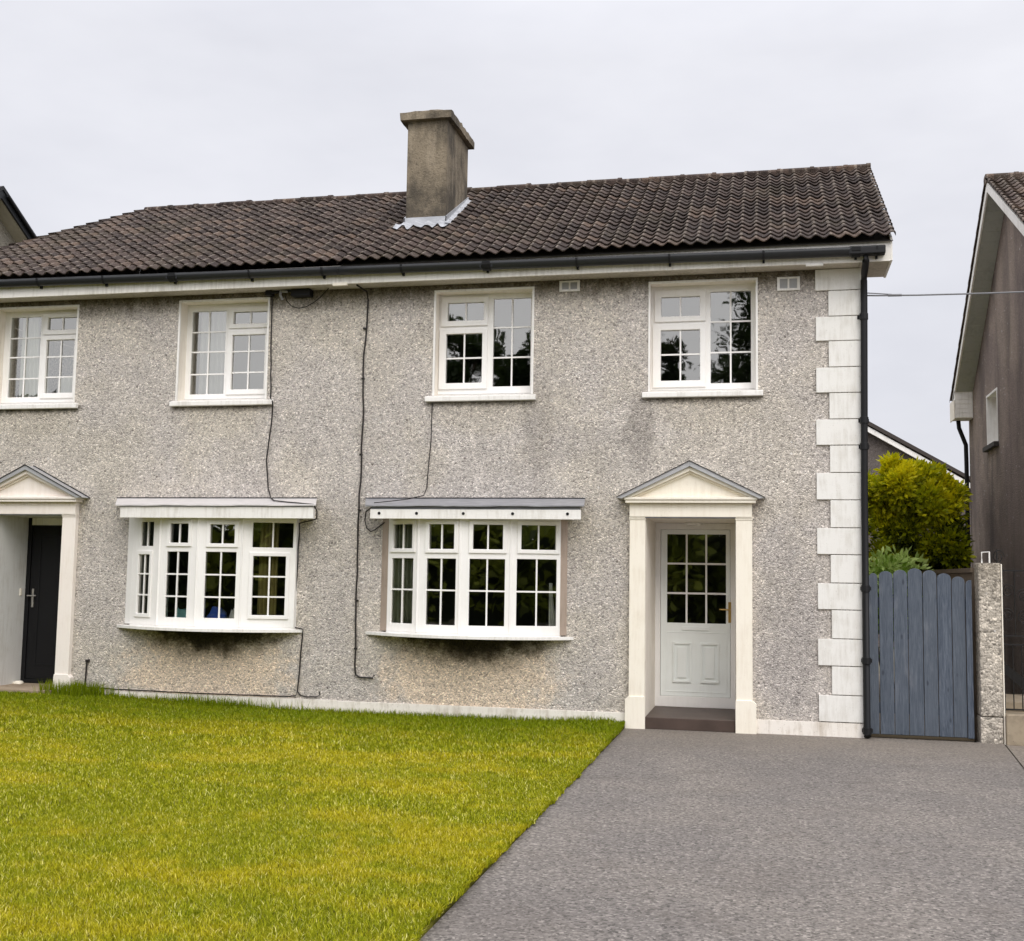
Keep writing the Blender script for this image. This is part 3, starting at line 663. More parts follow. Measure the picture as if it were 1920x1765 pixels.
# canopies
def canopy(base, wx, fx, zt, zb, top, gap, fascia, dots=()):
    c = mk('canopy', MB().box(fx[0], fx[1], -.40, -.378, zb, zt-.006).box(fx[0]+.14, fx[0]+.16, -.377, -.001, zb+.012, zt-.006).box(fx[1]-.16, fx[1]-.14, -.377, -.001, zb+.012, zt-.006)
           .box(fx[0]+.161, fx[1]-.161, -.377, -.001, zb+.012, zb+.02), fascia, base, .003)
    a, b = wx; n = 24; mb = MB(); vs = []; fs = []; rr = random.Random(4)
    # sheet covering, wall to front, wavy front edge
    for k in range(n+1):
        t = k/n; xw = a+(b-a)*t; xf = fx[0]-.05+(fx[1]-fx[0]+.09)*t; w = rr.uniform(-.004, .004)
        vs += [(xw, -.001, 2.497), (xw, -.001, 2.482), (xf, -.425, 2.395+w), (xf, -.425, 2.382+w)]
    for k in range(n):
        i = k*4; j = i+4; fs += [(i, i+2, j+2, j), (i+1, j+1, j+3, i+3), (i+2, i+3, j+3, j+2), (i, j, j+1, i+1)]
    fs += [(0, 1, 3, 2), (n*4, n*4+2, n*4+3, n*4+1)]
    mk('lead_covering', mb.add(vs, fs), top, base)
    mk('canopy_board', MB().box(fx[0]+.01, fx[1]-.01, -.388, -.36, zt-.008, 2.39), gap, base)
    mk('wall_flashing', MB().box(wx[0], wx[1], -.012, -.001, 2.498, 2.507), M_BLACK, base)
    for x in dots:
        mk('bolt_head', MB().tube([(x, -.397, zt-.052), (x, -.406, zt-.052)], .017, 10), M_BLACK, c)
canopy(bA, (-5.55, -2.96), (-5.348, -2.945), 2.355, 2.243, M_LEAD, M_LEADD, M_WHITE, (-5.24, -4.80, -4.26, -3.70, -3.09))
canopy(bB, (-8.765, -6.155), (-8.476, -6.032), 2.378, 2.24, M_LEADW, M_LEAD, M_WHITE)

# door surrounds
def surround(h, cx, mat, grey=M_LEADD, hw=.49, dep=1.08):
    s = mk('door_surround', MB().box(cx-.66, cx+.66, -.09, -.001, 2.292, 2.44).box(cx-.70, cx+.70, -.15, -.001, 2.442, 2.475).box(cx-.715, cx+.715, -.165, -.001, 2.476, 2.505), mat, h, .004)
    mk('tympanum', MB().prism([(cx-.60, 2.506), (cx+.60, 2.506), (cx, 2.785)], -.09, -.001, 'y'), mat, s)
    for sg in (-1, 1):
        e = cx+sg*.74
        mk('raking_moulding', MB().prism([(e, 2.507), (cx+sg*.0005, 2.836), (cx+sg*.0005, 2.79), (cx+sg*.63, 2.507)], -.155, -.001, 'y')
           .prism([(cx+sg*.628, 2.507), (cx+sg*.0005, 2.789), (cx+sg*.0005, 2.765), (cx+sg*.585, 2.507)], -.12, -.001, 'y'), mat, s, .004)
        mk('pediment_roof', MB().prism([(cx+sg*.795, 2.497), (cx+sg*.0005, 2.893), (cx+sg*.0005, 2.838), (cx+sg*.735, 2.487)], -.19, -.001, 'y'), M_PEDI, s, .002)
        mk('roof_edge', MB().prism([(cx+sg*.80, 2.506), (cx+sg*.0005, 2.905), (cx+sg*.0005, 2.894), (cx+sg*.80, 2.497)], -.016, -.001, 'y')
           .prism([(cx+sg*.80, 2.503), (cx+sg*.0005, 2.902), (cx+sg*.0005, 2.894), (cx+sg*.80, 2.496)], -.20, -.186, 'y'), M_BLACK, s)
        a, b = sorted((cx+sg*.66, cx+sg*hw))
        mk('pilaster', MB().box(a, b, -.07, -.001, .335, 2.29).box(a-.006, b+.006, -.078, -.001, 2.262, 2.276)
           .box(a-.008, b+.008, -.083, -.001, 2.278, 2.291), mat, s, .004)
        bx = (a-.038, b+.006) if sg < 0 else (a-.006, b+.038)
        mk('pilaster_base', MB().prism([(bx[0], -.01), (bx[1], -.01), (bx[1], .31), (b, .345), (a, .345), (bx[0], .31)], -.085, -.001, 'y'), mat, s, .004)
    mb = MB()
    for k in range(44):
        x = cx-.63+k*1.26/43; mb.box(x-.007, x+.007, -.095, -.089, 2.40, 2.432)
    mk('fluting', mb, mat, s)
    mk('lintel_edge', MB().box(cx-hw, cx+hw, -.083, -.001, 2.281, 2.2915), grey, s)
    return s
sA = surround(hA, -1.793, M_CREAM, hw=.487); sB = surround(hB, -9.935, M_PINK, hw=.475)
def porch(h, o, dep, mat, zf):
    x0, x1, z0, z1 = o
    mk('porch_recess', MB().box(x0-.10, x0+.004, .285, dep+.1, -.01, z1+.1).box(x1-.004, x1+.10, .285, dep+.1, -.01, z1+.1).box(x0+.005, x1-.005, -.02, dep+.1, z1-.009, z1-.003)
       .box(x0+.001, x0+.004, -.02, .285, -.01, z1-.004).box(x1-.004, x1-.001, -.02, .285, -.01, z1-.004), mat, h)
porch(hA, doorA, 1.12, M_REVEAL, .125); porch(hB, doorB, .64, paint('pale_grey_paint', (.72, .71, .68), .3, .7), .15)
mk('door_step', MB().box(doorA[0]+.002, doorA[1]-.002, -.045, 1.10, 0.0, .125), M_STEPT, hA, .006)
mk('door_step', MB().box(doorB[0]-.3, doorB[1]-.002, -.14, .62, 0.0, .15), M_STEPL, hB, .006)
# right door
D = 1.06
fr = mk('door_frame', MB().holes(doorA[0]+.002, doorA[1]-.002, .126, 2.279, [(-2.215, -1.40, .25, 2.205)], D, D+.07), M_PVC, hA, .005)
g = (-2.138, -1.451, 1.103, 2.148)
leaf = mk('front_door', MB().holes(-2.212, -1.403, .252, 2.203, [g], D+.012, D+.06), M_DOORW, hA, .006)
leaf['label'] = 'white half glazed front door'
third = (g[1]-g[0])/3
light(leaf, g, I3, D+.03, [g[0]+third, g[0]+2*third], [g[2]+(g[3]-g[2])/3, g[2]+2*(g[3]-g[2])/3], .022)
mb = MB()
for a, b in ((-2.07, -1.853), (-1.748, -1.532)):
    mb.holes(a, b, .412, .877, [(a+.022, b-.022, .434, .855)], D-.008, D+.011).box(a+.055, b-.055, D-.006, D+.011, .467, .822)
mb.holes(-2.15, -1.44, .30, 1.00, [(-2.14, -1.45, .31, .99)], D+.007, D+.011)
mk('door_panel', mb, M_DOORW, leaf, .004)
mk('letter_plate', MB().box(-1.965, -1.643, D-.002, D+.011, 1.018, 1.062), M_DOORW, leaf, .005)
mk('door_handle', MB().box(-1.425, -1.392, D-.008, D+.011, 1.118, 1.358).tube([(-1.409, D-.004, 1.268), (-1.409, D-.05, 1.268)], .010, 8).tube([(-1.405, D-.05, 1.268), (-1.525, D-.055, 1.272)], .009, 8), M_GOLD, leaf, .003)
mk('porch_light', MB().tube([(-1.815, .95, 2.279), (-1.815, .95, 2.262), (-1.815, .95, 2.245)], [.10, .10, .075], 20), M_WHITE, hA, smooth=False)
# left door
fr = mk('door_frame', MB().holes(doorB[0]+.002, doorB[1]-.002, .152, 2.279, [(-10.345, -9.52, .20, 2.18)], .60, .66), M_DOORB, hB, .004)
leaf = mk('front_door', MB().box(-10.342, -9.523, .615, .655, .202, 2.178), M_DOORB, hB, .005); leaf['label'] = 'solid black front door with long silver handle'
mk('door_panel', MB().holes(-10.22, -9.64, .38, 2.06, [(-10.20, -9.66, .40, 2.04)], .607, .614), M_DOORB, leaf, .003)
mk('door_handle', MB().box(-10.30, -10.27, .598, .614, 1.12, 1.36).tube([(-10.285, .60, 1.27), (-10.285, .56, 1.27)], .01, 8).tube([(-10.34, .56, 1.27), (-10.21, .56, 1.272)], .010, 8), M_CHROME, leaf, .003)
mk('door_bell', MB().box(-10.404, -10.39, .49, .53, 1.27, 1.36), M_CREAM, hB, .004)
mk('head_panel', MB().box(-10.34, -9.53, .585, .60, 2.185, 2.278), M_WHITE, hB, .004)

# chimney
CX0, CX1, CY0, CY1 = -5.415, -4.89, .815, 1.84
ch = mk('chimney', MB().box(CX0, CX1, CY0, CY1, 5.6, 7.36), M_CHIM, hA, .012)
vs = []; fs = []; cx0, cx1, cy0, cy1 = -5.495, -4.825, .735, 1.93
nx, ny = 10, 14
for k, zb in enumerate((7.345, 7.445)):
    for i in range(nx+1):
        for j in range(ny+1):
            x = cx0+(cx1-cx0)*i/nx; y = cy0+(cy1-cy0)*j/ny
            z = zb+.02*(y-cy0)+(random.uniform(-.012, .012)+.035*math.sin(math.pi*(i/nx)**1.4)*(j > 0) if k else 0); x += random.uniform(-.006, .006)*(i in (0, nx)); y += random.uniform(-.006, .006)*(j in (0, ny))
            vs.append((x, y, z))
I = lambda k, i, j: k*(nx+1)*(ny+1)+i*(ny+1)+j
for i in range(nx):
    for j in range(ny): fs += [(I(1, i, j), I(1, i+1, j), I(1, i+1, j+1), I(1, i, j+1)), (I(0, i, j), I(0, i, j+1), I(0, i+1, j+1), I(0, i+1, j))]
for i in range(nx): fs += [(I(0, i, 0), I(0, i+1, 0), I(1, i+1, 0), I(1, i, 0)), (I(0, i+1, ny), I(0, i, ny), I(1, i, ny), I(1, i+1, ny))]
for j in range(ny): fs += [(I(0, 0, j+1), I(0, 0, j), I(1, 0, j), I(1, 0, j+1)), (I(0, nx, j), I(0, nx, j+1), I(1, nx, j+1), I(1, nx, j))]
mk('chimney_cap', MB().add(vs, fs), M_CHIM, ch)
mb = MB(); zp = lambda y: zs_(y)+.035
mb.box(CX0-.016, CX1+.016, CY0-.02, CY0-.002, zp(CY0)-.1, zp(CY0)+.10)
for x in (CX1+.002, CX0-.018):
    mb.prism([(CY0-.02, zp(CY0)-.1), (CY1+.01, zp(CY1)-.1), (CY1+.01, zp(CY1)+.06), (CY0-.02, zp(CY0)+.10)], x, x+.015, 'x')
n = 60; vs = []
for k in range(n+1):
    x = CX0-.12+(CX1-CX0+.2)*k/n; w = tilew(x)
    y1 = CY0-.13+.015*math.sin(x*31)+.02*math.cos(x*57)
    vs += [(x, CY0-.018, zs_(CY0)+w*.8+.055), (x, y1, zs_(y1)+w*1.1+.043)]
mb.add(vs, [(2*i, 2*i+1, 2*i+3, 2*i+2) for i in range(n)])
vs = []
for k in range(41):
    y = CY0-.08+(CY1-CY0+.06)*k/40; w = .016*math.sin(y*37)
    vs += [(CX1+.01, y, zs_(y)+.085), (CX1+.07+w, y, zs_(y)+.052+w)]
mb.add(vs, [(2*i, 2*i+1, 2*i+3, 2*i+2) for i in range(40)])
mk('chimney_flashing', mb, M_FLASH, ch)

# cables fixed to the wall
def wob(pts, a=.008, step=.14):
    out = []; r = random.Random(len(pts)*7+int(abs(pts[0][0])*10))
    for p, q_ in zip(pts, pts[1:]):
        p, q_ = Vector(p), Vector(q_); n = max(1, int((q_-p).length/step))
        for k in range(n): out.append(p.lerp(q_, k/n)+Vector((r.uniform(-a, a), 0, r.uniform(-a, a)*.5)))
    return out+[Vector(pts[-1])]
cA = mk('wall_cable', MB().tube(wob([(-5.66, -.2, 4.99), (-5.60, -.03, 4.95), (-5.575, -.022, 4.85), (-5.61, -.022, 4.2), (-5.60, -.022, 3.4), (-5.625, -.022, 2.1), (-5.62, -.022, .58), (-5.60, -.022, .47), (-5.55, -.022, .435), (-5.40, -.022, .435), (-5.38, -.022, .47)]), .010, 6), M_CABLE, hA)
mb = MB()
for z in (.75, 1.3, 2.35, 3.0, 3.9, 4.5): mb.box(-5.632, -5.60, -.032, -.001, z, z+.02)
mk('cable_clip', mb, M_CABLE, cA)
mk('wall_cable', MB().tube(wob([(-4.757, -.022, 3.6), (-4.765, -.022, 3.2), (-4.80, -.022, 2.62), (-4.83, -.03, 2.53), (-4.98, -.20, 2.475), (-5.12, -.32, 2.445), (-5.30, -.41, 2.42)], .005), .006, 6), M_CABLE, hA)
mk('wall_cable', MB().tube([(-5.24, -.41, 2.39), (-5.36, -.33, 2.37), (-5.47, -.2, 2.33), (-5.53, -.06, 2.24), (-5.52, -.02, 2.15), (-5.47, -.02, 2.11), (-5.42, -.02, 2.13), (-5.30, -.02, 2.22)], .007, 6), M_CABLE, hA)
mk('wall_cable', MB().tube(wob([(-6.90, -.03, 4.99), (-6.80, -.022, 4.93), (-6.795, -.022, 4.4), (-6.775, -.022, 3.7), (-6.73, -.066, 3.64), (-6.745, -.022, 3.52), (-6.80, -.022, 2.95), (-6.77, -.022, 2.62), (-6.72, -.05, 2.50), (-6.60, -.22, 2.455), (-6.25, -.36, 2.42), (-6.03, -.40, 2.40), (-5.995, -.38, 2.33), (-6.03, -.30, 2.24), (-6.35, -.03, 2.20), (-6.365, -.022, 1.6), (-6.40, -.022, 1.0)], .004), .008, 6), M_CABLE, hB)
mk('wall_cable', MB().tube(wob([(-6.40, -.022, .99), (-6.27, -.03, .965), (-6.27, -.03, .9), (-6.29, -.022, .5), (-6.31, -.03, .25), (-6.33, -.03, .20), (-6.42, -.03, .186), (-7.5, -.03, .178), (-8.4, -.03, .185), (-9.15, -.03, .20)], .005), .008, 6)
   .tube([(-6.30, -.03, .24), (-6.27, -.03, .205), (-6.2, -.03, .19), (-6.07, -.03, .195), (-6.03, -.03, .22), (-6.04, -.03, .26)], .008, 6), M_CABLE, hB)
mk('wall_cable', MB().tube([(-9.07, -.02, .14), (-9.065, -.02, .35), (-9.055, -.025, .51)], .010, 6).box(-9.07, -9.03, -.04, -.001, .50, .53), M_CABLE, hB)
mk('wall_cable', MB().tube([(-6.62, -.05, 4.93), (-6.60, -.05, 4.87), (-6.53, -.05, 4.80), (-6.44, -.05, 4.775), (-6.35, -.05, 4.79), (-6.25, -.05, 4.84), (-6.17, -.05, 4.90), (-6.05, -.1, 4.99)], .006, 6), M_CABLE, hB)
mk('cable_box', MB().box(-6.52, -6.28, -.12, -.003, 4.91, 4.995).box(-6.86, -6.78, -.10, -.003, 4.94, 4.998).tube([(-6.80, -.08, 4.975), (-6.3, -.10, 4.985)], .018, 8), M_BLACK, hB, .006)
mk('wall_hook', MB().tube([(-6.66, -.09, 4.985), (-6.66, -.11, 4.93), (-6.64, -.08, 4.88)], .016, 8).tube([(-6.64, -.10, 4.975), (-6.57, -.10, 4.97)], .014, 8), M_LEAD, hB)

# overhead wire
tag(mk('overhead_cable', MB().tube([(.02, -.03, 4.69), (.2, -.03, 4.682), (.6, -.03, 4.672), (1.3, -.03, 4.665), (3, -.03, 4.67), (6, -.03, 4.72), (12, -.03, 4.95)], .009, 6)
       .tube([(.03, -.03, 4.72), (.34, -.03, 4.69)], .006, 6).tube([(.30, -.03, 4.68), (.44, -.03, 4.678)], .014, 6), plain('grey_cable', (.2, .2, .21), .6), org=(.02, -.03, 4.69)),
    'thin grey overhead cable running from the house corner past the drainpipe to the right', 'cable')

# ------------------------------------------------------------------ things behind the glass
def curtain(x0, x1, z0, z1, y, mat, label, folds=7, taper=0, amp=.03, grp=None):
    n = folds*8; vs = []; rows = 8
    for j in range(rows+1):
        t = j/rows; z = z0+(z1-z0)*t
        for i in range(n+1):
            s = i/n; xx = x0+(x1-x0)*s*(1-taper*(math.sin(math.pi*t*.5)))
            vs.append((xx, y+amp*math.sin(2*math.pi*folds*s+.4*t), z))
    fs = [(j*(n+1)+i, j*(n+1)+i+1, (j+1)*(n+1)+i+1, (j+1)*(n+1)+i) for j in range(rows) for i in range(n)]
    o = mk('curtain', MB().add(vs, fs), mat, smooth=True, org=((x0+x1)/2, y, z0)); m = o.modifiers.new('t', 'SOLIDIFY'); m.thickness = .004
    return tag(o, label, 'curtain', grp)
curtain(-10.44, -10.10, 3.74, 4.93, .31, M_NET, 'pale net curtain behind the leftmost upstairs window', 5, .25)
curtain(-9.95, -9.60, 3.74, 4.10, .40, M_NET, 'low pale cloth gathered behind the right side of the leftmost upstairs window', 5)
curtain(-7.90, -7.50, 3.74, 4.93, .31, M_BLIND, 'grey net curtain behind the left side of the second upstairs window', 6)
curtain(-5.19, -4.86, 1.00, 2.24, -.03, m_cloth('sage_curtain', (.66, .68, .54)), 'long sage grey curtain at the left end of the right bay window', 6, .1)
curtain(-3.36, -3.24, 1.00, 1.55, .02, M_NET, 'narrow slip of white curtain at the right end of the right bay window', 2, .7, .015)
curtain(-8.42, -8.10, 1.00, 2.24, -.02, m_cloth('dark_grey_blind', (.22, .22, .20)), 'grey curtain at the left end of the left bay window', 6)
curtain(-6.86, -6.62, 1.00, 2.24, 0.0, M_OLIVE, 'olive curtain at the right end of the left bay window', 5)
def lump(name, x0, x1, y0, y1, z0, z1, mat, label, cat):
    mb = MB(); n = 10; vs = []; rr = random.Random(int(x0*100))
    for j in range(5):
        t = j/4; s = (1-t**3*.5)
        for i in range(n):
            a = 2*math.pi*i/n; k = s*(1+rr.uniform(-.1, .1))
            vs.append(((x0+x1)/2+math.copysign(abs(math.cos(a))**.6, math.cos(a))*(x1-x0)/2*k, (y0+y1)/2+math.copysign(abs(math.sin(a))**.6, math.sin(a))*(y1-y0)/2*k, z0+(z1-z0)*t*(1+rr.uniform(-.1, .1))))
    fs = [(j*n+i, j*n+(i+1) % n, (j+1)*n+(i+1) % n, (j+1)*n+i) for j in range(4) for i in range(n)]+[tuple(range(4*n, 5*n)), tuple(range(n))[::-1]]
    tag(mk(name, mb.add(vs, fs), mat, smooth=True, org=((x0+x1)/2, (y0+y1)/2, z0)), label, cat)
lump('folded_cloth', -7.88, -7.62, -.19, -.06, .967, 1.17, plain('teal_cloth', (.35, .75, .76), .8), 'folded pale teal cloth on the sill inside the left bay window', 'cloth')
lump('cloth_bundle', -7.42, -7.17, -.23, -.08, .967, 1.19, plain('blue_cloth', (.05, .13, .60), .8), 'royal blue cloth bundle on the sill inside the left bay window', 'cloth')
lump('soft_toy', -7.13, -7.03, -.22, -.12, .967, 1.18, plain('white_plush', (.7, .7, .66), .9), 'small white object beside the blue bundle inside the left bay window', 'ornament')
lump('white_cup', -8.24, -8.19, -.03, .02, .967, 1.17, plain('china', (.7, .7, .7), .4), 'small white cup on the sill at the left end of the left bay window', 'cup')
lump('loose_stone', -10.40, -10.27, .42, .52, .15, .19, M_CREAM, 'small cream stone lying on the doorstep of the black door', 'stone')

# ================================================================== GATE
gt = root('garden_gate', (.6, .12, 0), 'blue grey wooden side gate of round topped boards', 'gate')
bds = [(.075, .165, 1.715), (.178, .318, 1.737), (.324, .463, 1.752), (.469, .613, 1.770), (.619, .756, 1.752), (.762, .90, 1.722), (.906, 1.035, 1.69)]
for a, b, zt in bds:
    w = (b-a)/2; cx = (a+b)/2; poly = [(a, .035), (b, .035)]
    ww = w*.98
    for k in range(11):
        t = k/10*math.pi; poly.append((cx+math.cos(t)*w, zt-.055+math.sin(t)*.055))
    mk('board', MB().prism(poly, .09+random.uniform(0, .003), .112, 'y'), M_GATE, gt, .004)
mk('board', MB().prism([(1.04, .03), (1.10, .03), (1.10, 1.655), (1.075, 1.655), (1.052, 1.64), (1.04, 1.61)], .075, .10, 'y'), M_GATE, gt, .004)
mk('rail', MB().box(.08, 1.09, .113, .15, .25, .36).box(.08, 1.09, .113, .15, 1.35, 1.46), M_GATE, gt, .004)
mk('bottom_strip', MB().box(.08, 1.10, .085, .13, .004, .032), plain('damp_wood', (.06, .045, .025), .8), gt, .003)

pl = root('gate_pillar', (1.27, .12, 0), 'rough dashed cream gate pillar at the right of the blue gate', 'pillar')
mk('shaft', MB().box(1.155, 1.372, .0, .24, .27, 1.835), M_PILLAR, pl, .012)
mk('base', MB().box(1.15, 1.366, .003, .237, -.01, .262), M_PILLAR, pl, .01)
mk('edge_strip', MB().box(1.373, 1.385, -.006, .05, -.01, 1.825), M_CREAM, pl, .003)
mk('metal_hoop', MB().tube([(1.205, .08, 1.83), (1.205, .08, 1.945), (1.28, .08, 1.95), (1.28, .08, 1.83)], .009, 6), M_WHITE, pl)
tag(mk('boundary_wall', MB().box(1.14, 1.36, .242, 7.4, -.01, 1.735).box(1.12, 1.38, .242, 7.4, 1.737, 1.785), paint('brown_rendered_wall', (.17, .13, .09), .6, .9, (.05, .04, .03)), org=(1.25, .3, 0)),
    'brown rendered boundary wall running back from the gate pillar', 'wall')

# iron gate of the next house
ig = root('iron_gate', (1.9, .1, 0), 'black wrought iron gate right of the dashed pillar', 'gate')
mb = MB()
for z in (.34, 1.0, 1.09, 1.76): mb.box(1.392, 2.26, .09, .108, z-.008, z+.008)
mk('gate_frame', mb.box(1.392, 1.41, .088, .11, .2, 1.77).box(2.25, 2.27, .088, .11, .2, 1.77), M_IRON, ig)
mb = MB()
for k in range(9): x = 1.49+k*.085; mb.tube([(x, .099, .34), (x, .099, 1.0)], .006, 6)
for k in range(2): x = 1.52+k*.26; mb.tube([(x, .099, 1.09), (x, .099, 1.76)], .006, 6)
mk('bar', mb, M_IRON, ig)
for cx, cz, sg in ((1.455, 1.55, 1), (1.455, 1.30, -1), (1.60, 1.5, -1), (1.60, 1.28, 1), (1.37, 1.9, 1)):
    pts = []
    for k in range(22):
        t = k/21*3.6*math.pi; r = .062*(1-k/26); pts.append((cx+math.cos(t)*r*sg, .099, cz+math.sin(t)*r*1.25))
    mk('scroll', MB().tube(pts, .005, 5), M_IRON, ig)
mk('finial', MB().tube([(1.355, .09, 1.80), (1.355, .09, 1.985)], [.010, .004], 6), M_IRON, ig)
tag(mk('concrete_step', MB().box(1.388, 2.29, -.04, 1.2, -.01, .30).box(1.388, 2.29, .3, 1.2, .302, .40), M_STEPN, org=(1.8, 0, 0), bevel=.01), 'beige concrete step under the iron gate', 'step')
tag(mk('handrail', MB().box(1.5, 1.53, 1.02, 1.04, .40, .72).prism([(1.45, .74), (2.25, .05), (2.25, .20), (1.45, .86)], 1.02, 1.04, 'y'), M_IRON, org=(1.8, 1.03, .4)), 'black sloping rail behind the iron gate', 'handrail')

# ================================================================== RIGHT NEIGHBOUR
rh = root('neighbour_house', (4.5, 3.5, 0), 'dark grey rendered gable house at the right edge of the picture', 'house')
XG, XV = 2.3, 2.0; ry, rz = 3.9, 7.2; fy, fz = .9, 5.46; by, bz = 7.40, 4.60
gz_ = lambda y: (rz-(ry-y)*(rz-fz)/(ry-fy)) if y < ry else (rz-(y-ry)*(rz-bz)/(by-ry))
wy0, wy1, wz0, wz1 = 5.03, 5.82, 3.68, 4.44
mb = MB().holes(1.25, 7.62-.15, -.02, 4.45, [(wy0, wy1, wz0, wz1)], 0, .28, lambda u, d, w: (XG+d, u, w))
mb.prism([(1.25, 4.45), (7.47, 4.45), (7.2, gz_(7.2)-.1), (ry, rz-.12), (1.25, gz_(1.25)-.1)], XG, XG+.28, 'x')
mb.holes(XG+.281, 9, -.02, 5.56, [(3.6, 5.0, 3.5, 4.8), (6.2, 7.6, 3.5, 4.8), (3.4, 5.4, .9, 2.2)], 1.25, 1.5).box(XG+.28, 9, 7.2, 7.47, -.02, 4.6)
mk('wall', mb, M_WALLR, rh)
roof = mk('roof', tiled_slope(XV, 9, fy-.02, fz+.02, ry, rz+.02, 22), M_TILER, rh)
mk('rear_slope', tiled_slope(XV, 9, by+.02, bz+.02, ry, rz+.02, 14), M_TILER, roof)
mk('ridge_tiles', ridge_line(XV, 9, ry, rz+.06, .12), M_TILER, roof)
mb = MB().prism([(fy, fz-.02), (ry, rz-.02), (ry, rz-.16), (fy, fz-.16)], XV+.02, XV+.045, 'x')
mb.prism([(by, bz-.02), (ry, rz-.02), (ry, rz-.16), (by, bz-.14)], XV+.02, XV+.045, 'x'); mk('bargeboard', mb, M_FASCIA, rh, .003)
mb = MB().prism([(fy, fz-.13), (ry, rz-.13), (ry, rz-.145), (fy, fz-.145)], XV+.046, XG-.002, 'x')
n = 22
for k in range(n):
    a = ry+(by-.37-ry)*k/n; b = ry+(by-.37-ry)*(k+1)/n-.004
    mb.prism([(a, gz_(a)-.13), (b, gz_(b)-.13), (b, gz_(b)-.145), (a, gz_(a)-.145)], XV+.046, XG-.002, 'x')
mk('verge_soffit', mb, paint('grey_green_boards', (.46, .475, .43), .3, .6, (.2, .2, .17)), rh)
mb = MB()
for k in range(3): mb.box(XV+.03, XG-.002, by-.36, by-.05, bz-.13-.0+(-.10*k)+.0, bz-.04-.10*k)
mk('eaves_box', MB().prism([(by-.36, bz-.30), (by+.02, bz-.30), (by+.02, bz-.03), (by-.36, gz_(by-.36)-.09)], XV+.02, XG-.002, 'x'), M_FASCIA, rh, .004)
mb = MB()
for k in range(5): mb.box(XV+.05, XG-.01, by-.3665, by-.3605, bz-.29+k*.075, bz-.222+k*.075)
mk('eaves_boards', mb, M_FASCIA, rh, .002)
mk('eaves_cover', MB().box(XV-.0, XV+.018, by-.37, by+.04, bz-.32, bz-.0), M_CREAM, rh, .004)
mk('front_fascia', MB().box(XV+.046, 9, 1.02, 1.04, 5.28, 5.45).box(XV+.046, 9, 1.041, 1.249, 5.28, 5.30), M_FASCIA, rh, .003)
for a_, b_, c_, d_ in ((3.6, 5.0, 3.5, 4.8), (6.2, 7.6, 3.5, 4.8), (3.4, 5.4, .9, 2.2)):
    m_ = (a_+b_)/2; gs = [(a_+.08, m_-.05, c_+.08, d_-.08), (m_+.05, b_-.08, c_+.08, d_-.08)]
    fw_ = mk('window', MB().holes(a_+.001, b_-.001, c_+.001, d_-.001, gs, 1.38, 1.44), M_PVC, rh, .004)
    mk('pane', MB().box(a_+.05, b_-.05, 1.41, 1.42, c_+.05, d_-.05), M_GLASS, fw_)
    mk('sill', MB().box(a_-.06, b_+.06, 1.19, 1.379, c_-.07, c_-.001), M_WHITE, fw_, .004)
mk('interior', MB().box(XG+.29, 8.9, 2.6, 2.7, 0, 5.2), M_DARKIN, rh)
rw = mk('side_window', MB().box(XG+.20, XG+.24, wy0, wy1, wz0, wz1), M_GLASS, rh)
mk('window_frame', MB().holes(wy0, wy1, wz0, wz1, [(wy0+.06, (wy0+wy1)/2-.03, wz0+.06, wz1-.06), ((wy0+wy1)/2+.03, wy1-.06, wz0+.06, wz1-.06)], .14, .19, lambda u, d, w: (XG+d, u, w)), M_PVC, rw, .004)
mk('window_reveal', MB().holes(wy0-.03, wy1+.03, wz0-.0, wz1+.03, [(wy0+.004, wy1-.004, wz0+.004, wz1-.004)], -.008, .139, lambda u, d, w: (XG+d, u, w)), M_WHITE, rw)
mk('window_sill', MB().box(XG-.07, XG+.1, wy0-.06, wy1+.06, wz0-.07, wz0-.002), plain('dark_sill', (.05, .045, .04), .7), rw, .004)
mk('drainpipe', MB().tube([(XV+.12, by-.02, bz-.30), (XV+.13, by-.02, bz-.42), (XG-.06, by+.03, bz-.70), (XG-.055, by+.04, bz-1.0), (XG-.055, by+.04, 0)], .035, 10), M_BLACK, rh, smooth=True)

# ================================================================== REAR HOUSE, LEFT HOUSE
br = root('rear_house', (-1, 20, 0), 'brown rendered house behind the golden shrubs with a white verge', 'house')
v0, v1 = (-2.4, 7.97), (4.9, 3.62)
mk('wall', MB().prism([(-8, -.05), (4.4, -.05), (4.4, 3.8), (-2.4, 7.85), (-8, 4.6)], 18.25, 30, 'y'), M_WALLREAR, br)
mk('verge_board', MB().prism([(v0[0], v0[1]-.02), (v1[0], v1[1]-.02), (v1[0], v1[1]-.16), (v0[0], v0[1]-.16)], 18, 18.06, 'y'), M_WHITE, br, .004)
mk('roof', MB().prism([(v0[0], v0[1]+.11), (v1[0]+.1, v1[1]+.08), (v1[0]+.1, v1[1]-.015), (v0[0], v0[1]-.015)], 17.95, 30.2, 'y').prism([(v0[0]-.01, v0[1]+.11), (-8.4, 4.6), (-8.4, 4.5), (v0[0]-.01, v0[1]-.02)], 17.95, 30.2, 'y'), plain('dark_tiles', (.06, .05, .045), .9, .02), br)
lh = root('far_left_house', (-18, 4, 0), 'pale rendered house with black verge boards beyond the tiled roof at the far left', 'house')
LXG = -14.0; lry, lrz = 4.45, 8.27; lsl = .62
zz = lambda y: lrz-abs(y-lry)*lsl
mk('wall', MB().prism([(1.2, -.05), (7.7, -.05), (7.7, zz(7.7)-.12), (lry, lrz-.12), (1.2, zz(1.2)-.12)], -21, LXG-.32, 'x'), M_WALLL, lh)
mk('roof', MB().prism([(.8, zz(.8)), (lry, lrz), (8.1, zz(8.1)), (8.1, zz(8.1)-.07), (lry, lrz-.07), (.8, zz(.8)-.07)], -21, LXG+.02, 'x'), plain('black_tiles', (.025, .025, .027), .6, .02), lh)
